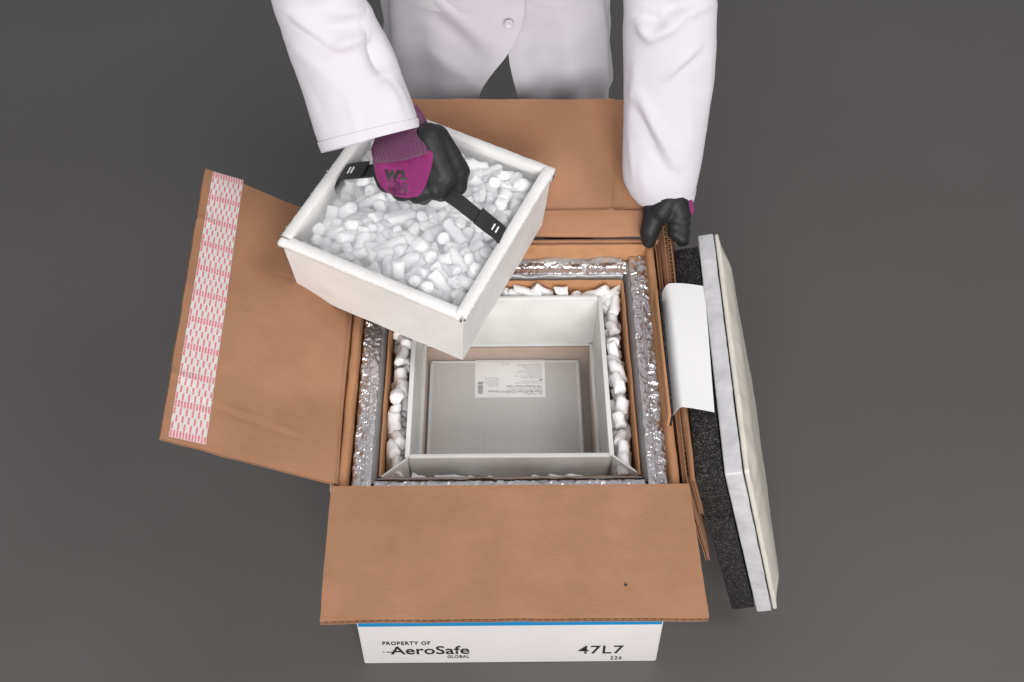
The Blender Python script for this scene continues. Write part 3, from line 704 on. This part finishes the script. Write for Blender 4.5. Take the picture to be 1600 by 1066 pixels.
for (t0,t1) in ((.02,.32),(.70,.99)):
    strap('handle_end',t0,t1,.031,.0032,.0026,hd)
for tc_ in (.235,.795):
    for s in (-1,1):
        f=strap_f(tc_-.022,tc_+.022,.03,.0056)
        g=lambda u,v,f=f,s=s: f(.5+(v-.5)*.40, .5+s*.26+(u-.5)*.17)
        sheet('buckle_slot', g, 3,3,'metal' if 0 else 'frost',hd, thick=.001)
bm=bmesh.new(); random.seed(9)
for _ in range(260):
    lft=random.random()<.6
    t=random.uniform(.03,.16) if lft else random.uniform(.88,.97); f=strap_f(0,1,.03,.0055)
    grain(f(random.random(),t),random.uniform(.0002,.0006))
me=bpy.data.meshes.new('frost_grains'); bm.to_mesh(me); bm.free(); o=link('frost_grains',me,'frost',hd)
o['kind']='stuff'

# cold mist lying in the tray
m = bpy.data.materials.new('cold_mist'); m.use_nodes=True; m.node_tree.nodes.remove(m.node_tree.nodes['Principled BSDF'])
pv=N(m,'ShaderNodeVolumePrincipled'); pv.inputs['Density'].default_value=9; pv.inputs['Color'].default_value=(.97,.97,.98,1); pv.inputs['Anisotropy'].default_value=.2
L(m,pv.outputs[0],m.node_tree.nodes['Material Output'].inputs['Volume']); M['mist']=m
o=box('cold_mist',(-.134,-.136,-.058),(.134,.136,-.007),'mist',None,.004,X=XT); o['kind']='stuff'; tag(o,'thin white mist lying over the dry ice in the lifted tray','mist')
pv.inputs['Density'].default_value=24
m2_=M['mist'].copy(); M['mist2']=m2_; m2_.node_tree.nodes['Principled Volume'].inputs['Density'].default_value=1.3
o=box('cold_mist',(-.1365,.094,-.233),(.1365,.388,-.064),'mist2',None,.004); o['kind']='stuff'; tag(o,'faint white mist hanging inside the sunken payload bin','mist')
# ------------------------------------------------------------ lid assembly leaning on the right side
lid = thing('insulated_lid','layered lid of cardboard, black foam and white film panel leaning on the carton','lid')
OL=V((.305,.029,-.020)); ln=-.25
ln=-.255; RM=Matrix.Rotation(-.018,3,'Z')@Matrix.Rotation(.054,3,'X')@Matrix.Rotation(ln,3,'Y')
et=RM@V((1,0,0)); ed=RM@V((0,0,-1)); eyy=RM@V((0,1,0))
XL=frame(eyy,et,-ed,OL)      # local: x along carton depth, y thickness outward, z up the lid
def vipf(x0,x1,t0,t1,h,seed,bulge,m,name):
    bm=bmesh.new(); bmesh.ops.create_cube(bm,size=1)
    for v in bm.verts: v.co=V((x0+(x1-x0)*(v.co.x+.5), t0+(t1-t0)*(v.co.y+.5), -h*(.5-v.co.z)))
    bmesh.ops.bevel(bm,geom=bm.edges[:],offset=.0025,segments=3,affect='EDGES',profile=.5)
    for _ in range(6):
        bmesh.ops.subdivide_edges(bm,edges=[e for e in bm.edges if e.calc_length()>.012],cuts=1,use_grid_fill=True)
    bmesh.ops.triangulate(bm,faces=[f for f in bm.faces if len(f.verts)>4])
    for v in bm.verts:
        p=v.co.copy(); a=(p.x-x0)/(x1-x0); b=(p.y-t0)/(t1-t0); c=1+p.z/h
        fe=min(1,max(0,min(a,1-a))/.10)*min(1,max(0,min(c,1-c))/.10); fe=smooth01(fe)**.6
        p.y += max(0,(b-.5)*2)*bulge*fe
        r=(.0012*fbm(p,14,seed,3)+.0006*fbm(p,60,seed+2,2))
        p += V((r*.4, r*(.9 if b>.5 else .2), r*.5))
        v.co=XL@p
    me=bpy.data.meshes.new(name); bm.to_mesh(me); bm.free(); o=link(name,me,m,lid,True); return o
vipf(0,.46,0,.0255,.462,1,.0005,'vip_side','film_panel')
vipf(0,.458,.0275,.0345,.458,5,.012,'vip_cream','cream_panel')
box('foam_block',(.004,-.0415,-.125),(.440,-.002,-.004),'foam',lid,.002,X=XL)
box('foam_block',(.001,-.0405,-.445),(.436,-.0025,-.1275),'foam',lid,.002,X=XL)
# corrugated board sheet on the inner side, flutes open along its top
tb0,tb1=-.0535,-.0425
XB=frame(eyy,et,-ed,OL)
def bumpy(v): return .004*math.exp(-((v-.98)/.08)**2)
for (a,b,nm) in ((tb0,tb0+.0012,'cardboard_sheet'),(tb1-.0012,tb1,'cardboard_sheet')):
    sheet(nm, lambda u,v: XB@V((-.012+.495*v, a+.0012*fbm((v*3,a,0),2,3), -.10*(1-u)+.016+.010*smooth01((v-.85)/.15))), 4,60,'card',lid, f2=lambda u,v: XB@V((-.012+.495*v, b+.0012*fbm((v*3,a,0),2,3), -.10*(1-u)+.016+.010*smooth01((v-.85)/.15))))
mid=(tb0+tb1)/2
sheet('fluting', lambda u,v: XB@V((-.010+.490*v, mid+.0042*math.sin(v*2*PI*56)+.0012*fbm((v*3,tb0,0),2,3), -.10*(1-u)+.0150+.010*smooth01((v-.85)/.15)+.001*noise.noise(V((v*90,0,0))))), 2,56*8,'flute_shade',lid)
sheet('cardboard_fold', lambda u,v: (PZ(1029,366,-.010).lerp(PZ(1079,752,-.016),v)).lerp(PZ(1040,352,.004).lerp(PZ(1086,752,-.012),v),u)+V((0,0,.002*math.sin(PI*u)+.0015*fbm((v*5,u,0),2,3))), 6,50,'card',lid,thick=.0012)
bar('cardboard_slip',PZ(1023,470,-.002),PZ(1044,664,-.006),.004,.05,'card_in',lid,.0005)
bar('foam_slip',PZ(1029,468,-.001),PZ(1048,664,-.006),.0035,.05,'foam',lid,.0005)
# paper sheet draped over
pr_=[(1100,450,-.008),(1076,447,-.002),(1052,446,.004),(1041,449,.002),(1034,461,-.010),(1031,478,-.026)]
pn_=[(1116,646,-.008),(1094,642,-.002),(1071,639,.003),(1062,640,.001),(1053,650,-.012),(1046,663,-.032)]
pm_=[(1108,548,-.008),(1086,546,-.002),(1062,544,.005),(1051,545,.003),(1041,552,-.010),(1035,562,-.026)]
PA,PM,PB=[[PZ(*q) for q in a] for a in (pr_,pm_,pn_)]
def paperf(u,v):
    a,b,c=cat(PA,u),cat(PM,u),cat(PB,u)
    p=a*(1-v)*(1-2*v)+b*4*v*(1-v)+c*v*(2*v-1)
    return p+V((0,0,.004+.0012*math.sin(u*3+v*5)))
o=sheet('paper_sheet', paperf, 24,24,'paper',lid, thick=.0004)

# ------------------------------------------------------------ the person
bm=bmesh.new()
SH=[V((-.19,.72,.70)),V((.19,.72,.70))]; EL=[PD(478,-60,1.70),PD(1040,10,1.85)]
WR=[PD(618,205,1.81),PD(1040,318,2.01)]
pel=V((0,.93,.40)); chest=V((0,.80,.62)); neck=V((0,.72,.79)); head=V((0,.665,.92))
def cp(a,b,ra,rb): capsule_into(bm,a,b,ra,rb)
cp(pel+V((-.055,0,0)),pel+V((.055,0,0)),.108,.108); cp(pel,chest,.105,.120); cp(chest+V((-.06,0,.03)),chest+V((.06,0,.03)),.10,.10)
cp(SH[0],SH[1],.055,.055); cp(chest,neck,.09,.05); cp(neck,head,.055,.055)
for k in (0,1):
    s=-1 if k==0 else 1
    cp(SH[k],EL[k],.046,.034); cp(EL[k],WR[k],.032,.022)
    hip=pel+V((.075*s,0,-.03)); kn=V((.13*s,.90,-.05)); an=V((.135*s,.95,-.45))
    cp(hip,kn,.072,.056); cp(kn,an,.056,.040); cp(an,an+V((0,-.12,-.05)),.035,.030)
ellipsoid_into(bm, head+V((0,.01,.045)),(.078,.098,.088)); ellipsoid_into(bm, head+V((0,-.045,-.035)),(.050,.045,.062))
for s in(-1,1): ellipsoid_into(bm, head+V((.078*s,.015,.005)),(.012,.022,.032))
cp(head+V((0,-.088,.02)),head+V((0,-.108,-.012)),.010,.014); cp(head+V((-.02,-.082,-.045)),head+V((.02,-.082,-.045)),.009,.009)
me=fuse(bm,.008,6,'person')
person=link('person',me,'skin'); tag(person,'person in white lab coat and black and magenta gloves, bending to lift the tray','person')
def part(bm,name,m,vox,sm,par): me=fuse(bm,vox,sm,name); return link(name,me,m,par)
bm=bmesh.new(); ellipsoid_into(bm, head+V((0,.022,.062)),(.086,.100,.090)); ellipsoid_into(bm, head+V((0,.07,.0)),(.075,.055,.09)); part(bm,'hair','hair',.008,3,person)
for s in (-1,1):
    bm=bmesh.new(); ellipsoid_into(bm, head+V((.030*s,-.073,.018)),(.011,.008,.007)); me=bpy.data.meshes.new('eye'); bm.to_mesh(me); bm.free(); link('eye',me,'eye',person,True)
bm=bmesh.new()
cp(pel+V((-.05,0,-.02)),pel+V((.05,0,-.02)),.118,.118)
for s in (-1,1):
    hip=pel+V((.10*s,0,-.03)); kn=V((.13*s,.90,-.05)); an=V((.135*s,.95,-.43)); cp(hip+V((-.02*s,0,0)),kn,.080,.066); cp(kn,an,.068,.058)
part(bm,'trousers','trousers',.009,5,person)
for s in (-1,1):
    bm=bmesh.new(); an=V((.135*s,.95,-.50)); cp(an+V((0,.03,0)),an+V((0,-.14,-.005)),.040,.036); me=fuse(bm,.006,3,'shoe')
    for v in me.vertices: v.co.z=max(v.co.z,-HB+.002)
    link('shoe',me,'shoe',person)
# --- coat
coat = bpy.data.objects.new('lab_coat',None)
def fold(p,a,b,h,wd):      # soft ridge along a segment in world space
    a=V(a);b=V(b);d=b-a; t=max(0,min(1,(p-a).dot(d)/d.dot(d))); q=(p-a-d*t).length
    e=math.sin(PI*min(1,max(0,t))*.9+.15) if t>0 and t<1 else .3
    return h*math.exp(-(q/wd)**1.5)*max(0,e)**.6
def torso_rings():
    # z, centre y, half width x, half depth
    return [(-.045,.945,.205,.145),(.05,.935,.200,.142),(.15,.930,.194,.138),(.25,.925,.190,.130),(.36,.915,.180,.128),(.46,.88,.172,.130),(.56,.83,.175,.135),(.66,.78,.200,.130),(.74,.745,.180,.100),(.79,.725,.075,.075)]
TR=torso_rings()
def tr_at(z):
    for a,b in zip(TR,TR[1:]):
        if z<=b[0] or b is TR[-1]:
            k=max(0,min(1,(z-a[0])/(b[0]-a[0]))); return [a[i]*(1-k)+b[i]*k for i in range(4)]
def gap_edges(z):
    # x of the two front edges where the coat is open below the last button
    o=smooth01((.155-z)/.15)
    return (.030-.075*smooth01((.24-z)/.2), .004+.022*o)   # wearer's right panel edge (lies on top), left panel edge
def coat_pt(ang,z,lift=0):
    """ang 0 = front centre, positive toward image right"""
    _,cy,hw,hd=tr_at(z)
    s_=math.sin(ang); c_=math.cos(ang)
    ex=.78
    x=hw*math.copysign(abs(s_)**ex,s_)*(1.10 if s_<0 else 1.0); y=cy-hd*math.copysign(abs(c_)**ex,c_)
    p=V((x,y,z)); n=V((s_,-c_,0)).normalized()
    low=smooth01((.45-z)/.45)
    f=.010*low*math.sin(ang*7+1.2+2*z)+.006*low*math.sin(ang*13+z*9)
    f+=.010*fbm(p,5.5,4,3)
    return p+n*(f+lift)
# two front panels with back, each an open sheet
Z0,Z1=-.035,.79
def zrow(v): return Z0+(Z1-Z0)*v
def ang_of_x(x,z):
    hw=tr_at(z)[2]; s_=(abs(x)/hw)**(1/.78); return math.copysign(math.asin(min(1,s_)),x)
def panelL(u,v):   # image-left panel, overlaps on top; includes half of back
    z=zrow(v); xr=gap_edges(z)[0]; a1=ang_of_x(xr,z); a=a1+(-PI-a1)*u
    flare=.010*math.exp(-(u/.10)**2)*smooth01((.16-z)/.2)
    p=coat_pt(a,z,.010*(1-u)**2+flare)
    if u<.35 : 
        n=V((0,-1,.2)).normalized()
        p+=n*(fold(p,(-.13,.8,.27),(-.02,.8,.16),.012,.016)+fold(p,(-.16,.8,.17),(-.05,.8,.08),.010,.02)-fold(p,(-.12,.8,.22),(-.01,.8,.12),.008,.018)+fold(p,(-.02,.8,.30),(.03,.8,.20),.006,.012))
    return p
def panelR(u,v):
    z=zrow(v); xl=gap_edges(z)[1]; xl=min(xl,gap_edges(z)[0]+.02) if z>.17 else xl; xl-=.03*smooth01((z-.15)/.05)
    a0=ang_of_x(xl,z); a=a0+(PI-a0)*u
    p=coat_pt(a,z,-.004-.010*math.exp(-(u/.35)**2)*smooth01((.3-z)/.3))
    return p
coat_l=sheet('lab_coat', panelL, 110,120,'coat',person, thick=.0012)
tp_=sheet('coat_panel', panelR, 110,120,'coat',coat_l, thick=.0012)
bpy.data.objects.remove(coat)
# pockets: patches over each panel
def pocket(cx,hw,zb_,zt_,sgn,lift,panel_lift):
    def f(u,v):
        z=zb_+(zt_-zb_)*v; x=cx-hw+2*hw*u
        bot=.018*(1-(2*abs(u-.5))**2.2) if sgn else 0
        z=z-bot*(1-v)+(.0)
        return coat_pt(ang_of_x(x,z),z,panel_lift+.0035+.004*math.sin(PI*u)*v)
    return sheet('pocket', f, 24,24,'coat',coat_l, thick=.0018)
pocket(-.100,.062,.250,.40,1,0,.009); pocket(.098,.060,.252,.40,1,0,-.002)
# hem stitching of placket
def line_on(fn,pts,r,m,par,name):
    bm=bmesh.new()
    for a,b in zip(pts,pts[1:]): capsule_into(bm,a,b,r,r,6)
    me=bpy.data.meshes.new(name); bm.to_mesh(me); bm.free(); return link(name,me,m,par,True)
# button
bp_=coat_pt(ang_of_x(.003,.200),.200,.0185); 
def disc(c,n,r,h,m,par,name='button'):
    bm=bmesh.new(); q=V(n).to_track_quat('Z','Y').to_matrix()
    prof=[(0,h*.5),(r*.55,h*.5),(r*.7,h),(r*.9,h),(r,h*.6),(r,0),(0,0)]
    prev=None;seg=28
    for rr,z in prof:
        ring=[bm.verts.new(V(c)+q@V((max(rr,1e-5)*math.cos(2*PI*i/seg),max(rr,1e-5)*math.sin(2*PI*i/seg),z))) for i in range(seg)]
        if prev:
            for i in range(seg): bm.faces.new((prev[i],prev[(i+1)%seg],ring[(i+1)%seg],ring[i]))
        prev=ring
    for k in range(4):
        a=PI/4+k*PI/2; cc=V(c)+q@V((r*.25*math.cos(a),r*.25*math.sin(a),h*.5)); 
    me=bpy.data.meshes.new(name); bm.to_mesh(me); bm.free(); return link(name,me,m,par,True)
disc(PN(795,38,(0,1,0),bp_.y-.003), (0,-1,.25), .0078, .0020, 'button', coat_l)
# --- sleeves
def sleeve(rings, flat, folds, seed, name='sleeve', nv=150, nu=110):
    """rings from cuff to shoulder: (left px, right px, depth) or (centre, halfwidth vector)"""
    Cn=[];Wn=[]
    for r in rings:
        if len(r)==3 and not isinstance(r[0],Vector):
            a=PD(*r[0],r[2]);b=PD(*r[1],r[2]); Cn.append((a+b)/2); Wn.append((b-a)/2)
        else: Cn.append(r[0]); Wn.append(r[1])
    def f(u,v):
        c=cat(Cn,v); wv=cat(Wn,v); tg=(cat(Cn,min(1,v+.01))-cat(Cn,max(0,v-.01))).normalized()
        n=wv.cross(tg).normalized()
        if n.dot(VF)>0: n=-n          # n toward the viewer side
        r=wv.length; a=2*PI*u; ca,sa=math.cos(a),math.sin(a)
        fl=flat(v)
        p=c+wv*math.copysign(abs(ca)**.9,ca)+n*(r*fl*sa)
        out=(wv.normalized()*ca+n*sa*.8).normalized()
        px=(p-CAM); dd=px.dot(VF); X=800+FPX*px.dot(VR)/dd; Y=533-FPX*px.dot(VU)/dd
        h=.0022*fbm(p,6,seed,2)*min(1,v*8+.25)+.0008*fbm(p,24,seed+1,2)*min(1,v*4)
        if sa>-.15:
            for (A0,B0,hh_,ww) in folds:
                h+=fold(V((X,Y,0)),(*A0,0),(*B0,0),hh_,ww)
        return p+out*h
    o=sheet(name, f, nu, nv, 'coat', coat_l, thick=.0016)
    # hem band: a second layer turned up around the cuff
    g=lambda u,v:(f(u,v*.055))
    def hem(u,v):
        p=g(u,v); c=cat(Cn,v*.055); return p+(p-c).normalized()*(.0022-.0002*v)
    sheet('sleeve_hem', hem, nu, 6,'coat',o, thick=.0012)
    return o
WXs=V((.078,0,0))
sleeveL=[((506,238),(655,199),1.775),((493,205),(646,170),1.770),((478,160),(632,130),1.760),((460,105),(616,85),1.748),((444,52),(592,40),1.725),((426,0),(566,-8),1.70),((412,-60),(545,-70),1.665),(V((-.255,.62,.57)),V((.074,0,0))),(V((-.215,.68,.66)),V((.080,.0,.0))),(V((-.175,.72,.715)),V((.080,.0,-.03))),(V((-.12,.725,.74)),V((.05,.0,-.05)))]
foldsL=[((455,20),(520,72),.010,16),((520,72),(575,55),.010,11),((500,45),(560,40),-.006,14),((450,60),(545,150),.004,16),((545,150),(565,215),.003,8),((470,110),(515,200),-.003,14),((580,60),(600,118),-.016,15),((600,125),(625,180),.007,12),((520,20),(570,15),.008,12),((560,150),(570,222),-.003,6),((455,30),(530,85),-.004,7),((610,110),(640,180),.003,6)]
sleeve(sleeveL, lambda v:.62, foldsL, 3)
sleeveR=[((997,313),(1081,311),2.005),((976,285),(1088,280),1.985),((974,245),(1096,240),1.965),((976,190),(1104,185),1.935),((976,125),(1113,120),1.895),((975,60),(1118,62),1.855),((975,5),(1118,0),1.825),((965,-60),(1105,-70),1.80),(V((.225,.67,.56)),V((.076,0,0))),(V((.205,.70,.65)),V((.080,0,0))),(V((.175,.72,.715)),V((.080,0,.03))),(V((.12,.725,.74)),V((.05,0,.05)))]
foldsR=[((1000,25),(1045,38),-.008,9),((1045,34),(1110,5),.010,9),((1000,35),(1018,58),.012,9),((1018,58),(1060,38),.010,8),((1030,15),(1085,10),-.012,16),((998,150),(1050,255),.008,10),((988,160),(1040,262),-.008,10),((1090,75),(1040,120),.006,7),((1095,82),(1045,128),-.004,8),((995,100),(985,200),.005,9),((1000,250),(1010,300),.004,12),((1080,160),(1070,250),.004,16),((1000,140),(1058,262),.005,5),((985,210),(992,280),.003,5),((1112,70),(1100,200),.003,8)]
sleeve(sleeveR, lambda v:.66, foldsR, 8)

# --- gloves
def glove_hand(cap, ell, anchor, vox=.0022, sm=5):
    bm=bmesh.new()
    for a,b,ra,rb in cap: capsule_into(bm,a,b,ra,rb)
    for c,ax,R in ell: ellipsoid_into(bm,c,ax,R)
    me=fuse(bm,vox,sm,'glove')
    return me
FR=frame(VR,VU,-VF,V((0,0,0)))
# hand lifting the tray. PX(px,py,mm toward camera)
HD=1.792
def PX(x,y,d): return PD(x,y,HD-d/1000)
mm=.001; caps=[]
def C(a,b,ra,rb): caps.append((PX(*a),PX(*b),ra*mm,rb*mm))
# palm
for (x,wx,kx,ky) in ((612,0,606,283),(628,0,628,296),(645,0,652,300),(660,0,680,295)):
    C((x,240,14),(kx,ky,18),18,18)
C((600,245,22),(600,275,16),17,16)
C((670,215,24),(695,275,14),22,22)
C((680,225,14),(700,270,6),20,22)
# fingers: knuckle, middle joint, fingertip curled back under the strap
for (kx,ky,r) in ((604,284,12.5),(631,298,14),(661,303,14.5),(688,298,14.5)):
    C((kx,ky-4,18),(kx+1,ky+3,-8),r+1,r); C((kx+1,ky+3,-8),(kx-2,ky-22,-27),r,r-1.5); C((kx-2,ky-22,-27),(kx-4,ky-40,-17),r-1.5,r-3)
# thumb lies over the strap
C((682,214,16),(702,242,14),19,17); C((702,242,14),(716,272,8),17,15.5); C((716,272,8),(717,292,0),15.5,13); 
C((700,232,8),(722,268,2),14,13)
me=glove_hand(caps,[],None,.0020,14)
# folds of the rubber over thumb and knuckles
for v in me.vertices:
    p=v.co; px=(p-CAM); dd=px.dot(VF); X=800+FPX*px.dot(VR)/dd; Y=533-FPX*px.dot(VU)/dd
    g=0
    for (a,b,h,wd) in (((688,232),(712,226),-.0028,4),((700,252),(724,244),-.0030,4),((712,272),(732,262),-.0026,4),((640,318),(642,300),-.0028,4),((672,322),(674,300),-.0026,4),((615,306),(618,288),-.0024,4),((690,300),(700,275),-.003,5)):
        g+=.45*fold(V((X,Y,0)),(*a,0),(*b,0),h,wd*1.3)
    v.co=p+v.normal*g
gl=link('glove',me,'glove',person)
anch=PX(640,270,30)
# magenta back of the glove: fabric patch following the hand surface
bvh=BVHTree.FromPolygons([v.co.copy() for v in me.vertices],[tuple(f.vertices) for f in me.polygons])
def onto(px,py,off):
    o=CAM; d=(PD(px,py,1)-CAM).normalized(); h=bvh.ray_cast(o,d)
    if h[0] is None:
        h2=bvh.find_nearest(PX(px,py,20)); return h2[0]+h2[1]*off
    n=h[1]; return h[0]+n*off
contour=[(586,246),(585,262),(590,282),(602,298),(620,307),(640,309),(655,305),(664,292),(671,272),(676,252),(675,238),(662,236),(630,244)]
cc_=(632,255)
def patch(u,v):
    n=len(contour); k=u*n; i=int(k)%n; c=k-int(k)
    P=[V((*contour[(i+d)%n],0)) for d in (-1,0,1,2)]
    q=.5*((2*P[1])+(P[2]-P[0])*c+(2*P[0]-5*P[1]+4*P[2]-P[3])*c*c+(3*P[1]-P[0]-3*P[2]+P[3])*c**3)
    x=cc_[0]+(q.x-cc_[0])*v; y=cc_[1]+(q.y-cc_[1])*v
    return onto(x,y,.0016*(1-v**8)+.0002)
M['fabric']=mat('magenta_fabric',(.180,.014,.098),.75,0,(.205,.017,.112),40,sheen=.25,bump=.35,bscale=900,bdist=.0004,spec=.25)
sheet('fabric_back', patch, 72, 16,'fabric',gl)
dirv=(PX(640,270,0)-CAM).normalized()
def gtext(s,wpx,hpx,px,py,bold,ang=-.07):
    ang=-ang if False else ang
    ex=VR*math.cos(ang)+VU*math.sin(ang); ey=-VR*math.sin(ang)+VU*math.cos(ang)
    X=frame(ex,ey,-VF,PX(px,py,0))
    q=HD/FPX; fit_text('glove_print',s,wpx*q,hpx*q,'ink',gl,X,bold=bold,onto=(bvh,dirv,.0026))
def one_digit():
    P_=[(623.5,270),(628,266.5),(631.5,267),(632,278.5),(636,279),(636,283),(624.5,281.5),(624.5,277.8),(628,278),(627.8,271.5),(624,273)]
    vs=[onto(x,y,.0026) for x,y in P_]; mk('glove_print',vs,[(0,1,9,10),(1,2,3,9),(9,3,8),(3,4,5,8),(8,5,6,7)],'ink',gl)
gtext('W',20,15,602.5,281,.0014); one_digit(); gtext('COLD',31,7.6,605.5,290.3,.0002); gtext('WEATHER',32,7.0,606.5,299,.0001); gtext('double insulation',27,2.6,608.5,303,.0001)
# ribbed cuffs
def cuff(rings,fl,par,name='knit_cuff',dip=0):
    Cn=[];Wn=[]
    for a,b,d in rings: A_=PD(*a,d);B_=PD(*b,d);Cn.append((A_+B_)/2);Wn.append((B_-A_)/2)
    def f(u,v):
        c=cat(Cn,v);wv=cat(Wn,v); tg=(cat(Cn,min(1,v+.02))-cat(Cn,max(0,v-.02))).normalized(); n=wv.cross(tg).normalized()
        if n.dot(VF)>0:n=-n
        a=2*PI*u; rib=.0005*math.sin(a*60)
        return c+wv*math.cos(a)*(1+rib/wv.length)+n*math.sin(a)*(wv.length*fl)-VU*dip*max(0,math.sin(a))**.7*(1-v)**1.5
    o=sheet(name,f,240,30,'knit',par,thick=.0018)
    for p in o.data.polygons: pass
    return o
HC=HD-.026
cuff([((586,250),(676,230),HC-.002),((584,243),(676,220),HC-.002),((583,232),(670,205),HC+.006),((590,212),(664,188),HC+.012),((592,190),(650,165),HC+.014)],.42,gl,dip=.010)
# rolled edges where the fabric back meets the knit
cuffedge=[(585,236),(592,250),(604,258),(622,262),(642,259),(658,250),(669,236),(672,222)]
# --- right-hand glove gripping the lid's cardboard
HD2=1.985
def PY(x,y,d): return PD(x,y,HD2-d/1000)
caps=[]
def C2(a,b,ra,rb): caps.append((PY(*a),PY(*b),ra*mm,rb*mm))
C2((1042,318,4),(1034,330,4),22,20); C2((1056,320,2),(1062,336,2),22,19); C2((1022,326,-6),(1020,342,-4),19,17)
C2((1023,338,-4),(1015,362,-8),19,16.5); C2((1015,362,-8),(1014,377,-14),16.5,12)      # thumb
for i,(x,y) in enumerate(((1065,334),(1067,348),(1067,361),(1066,373))):
    r=12.5-i*.5
    C2((1056,y-8,4),(x,y,4),r+2,r); C2((x,y,4),(x+2,y+3,-20),r,r-1); C2((x+2,y+3,-20),(x-2,y+5,-42),r-1,r-3)
me=glove_hand(caps,[],None,.0022,5)
gl2=link('glove',me,'glove',person)
# magenta fabric showing at the wrist
cuff([((1036,336),(1081,334),HD2+.002),((1028,328),(1082,325),HD2),((1018,312),(1078,308),HD2+.002),((1018,296),(1072,292),HD2)],.42,gl2)
bpy.data.objects[gl2.children[0].name].data.materials[0]=M['fabric']
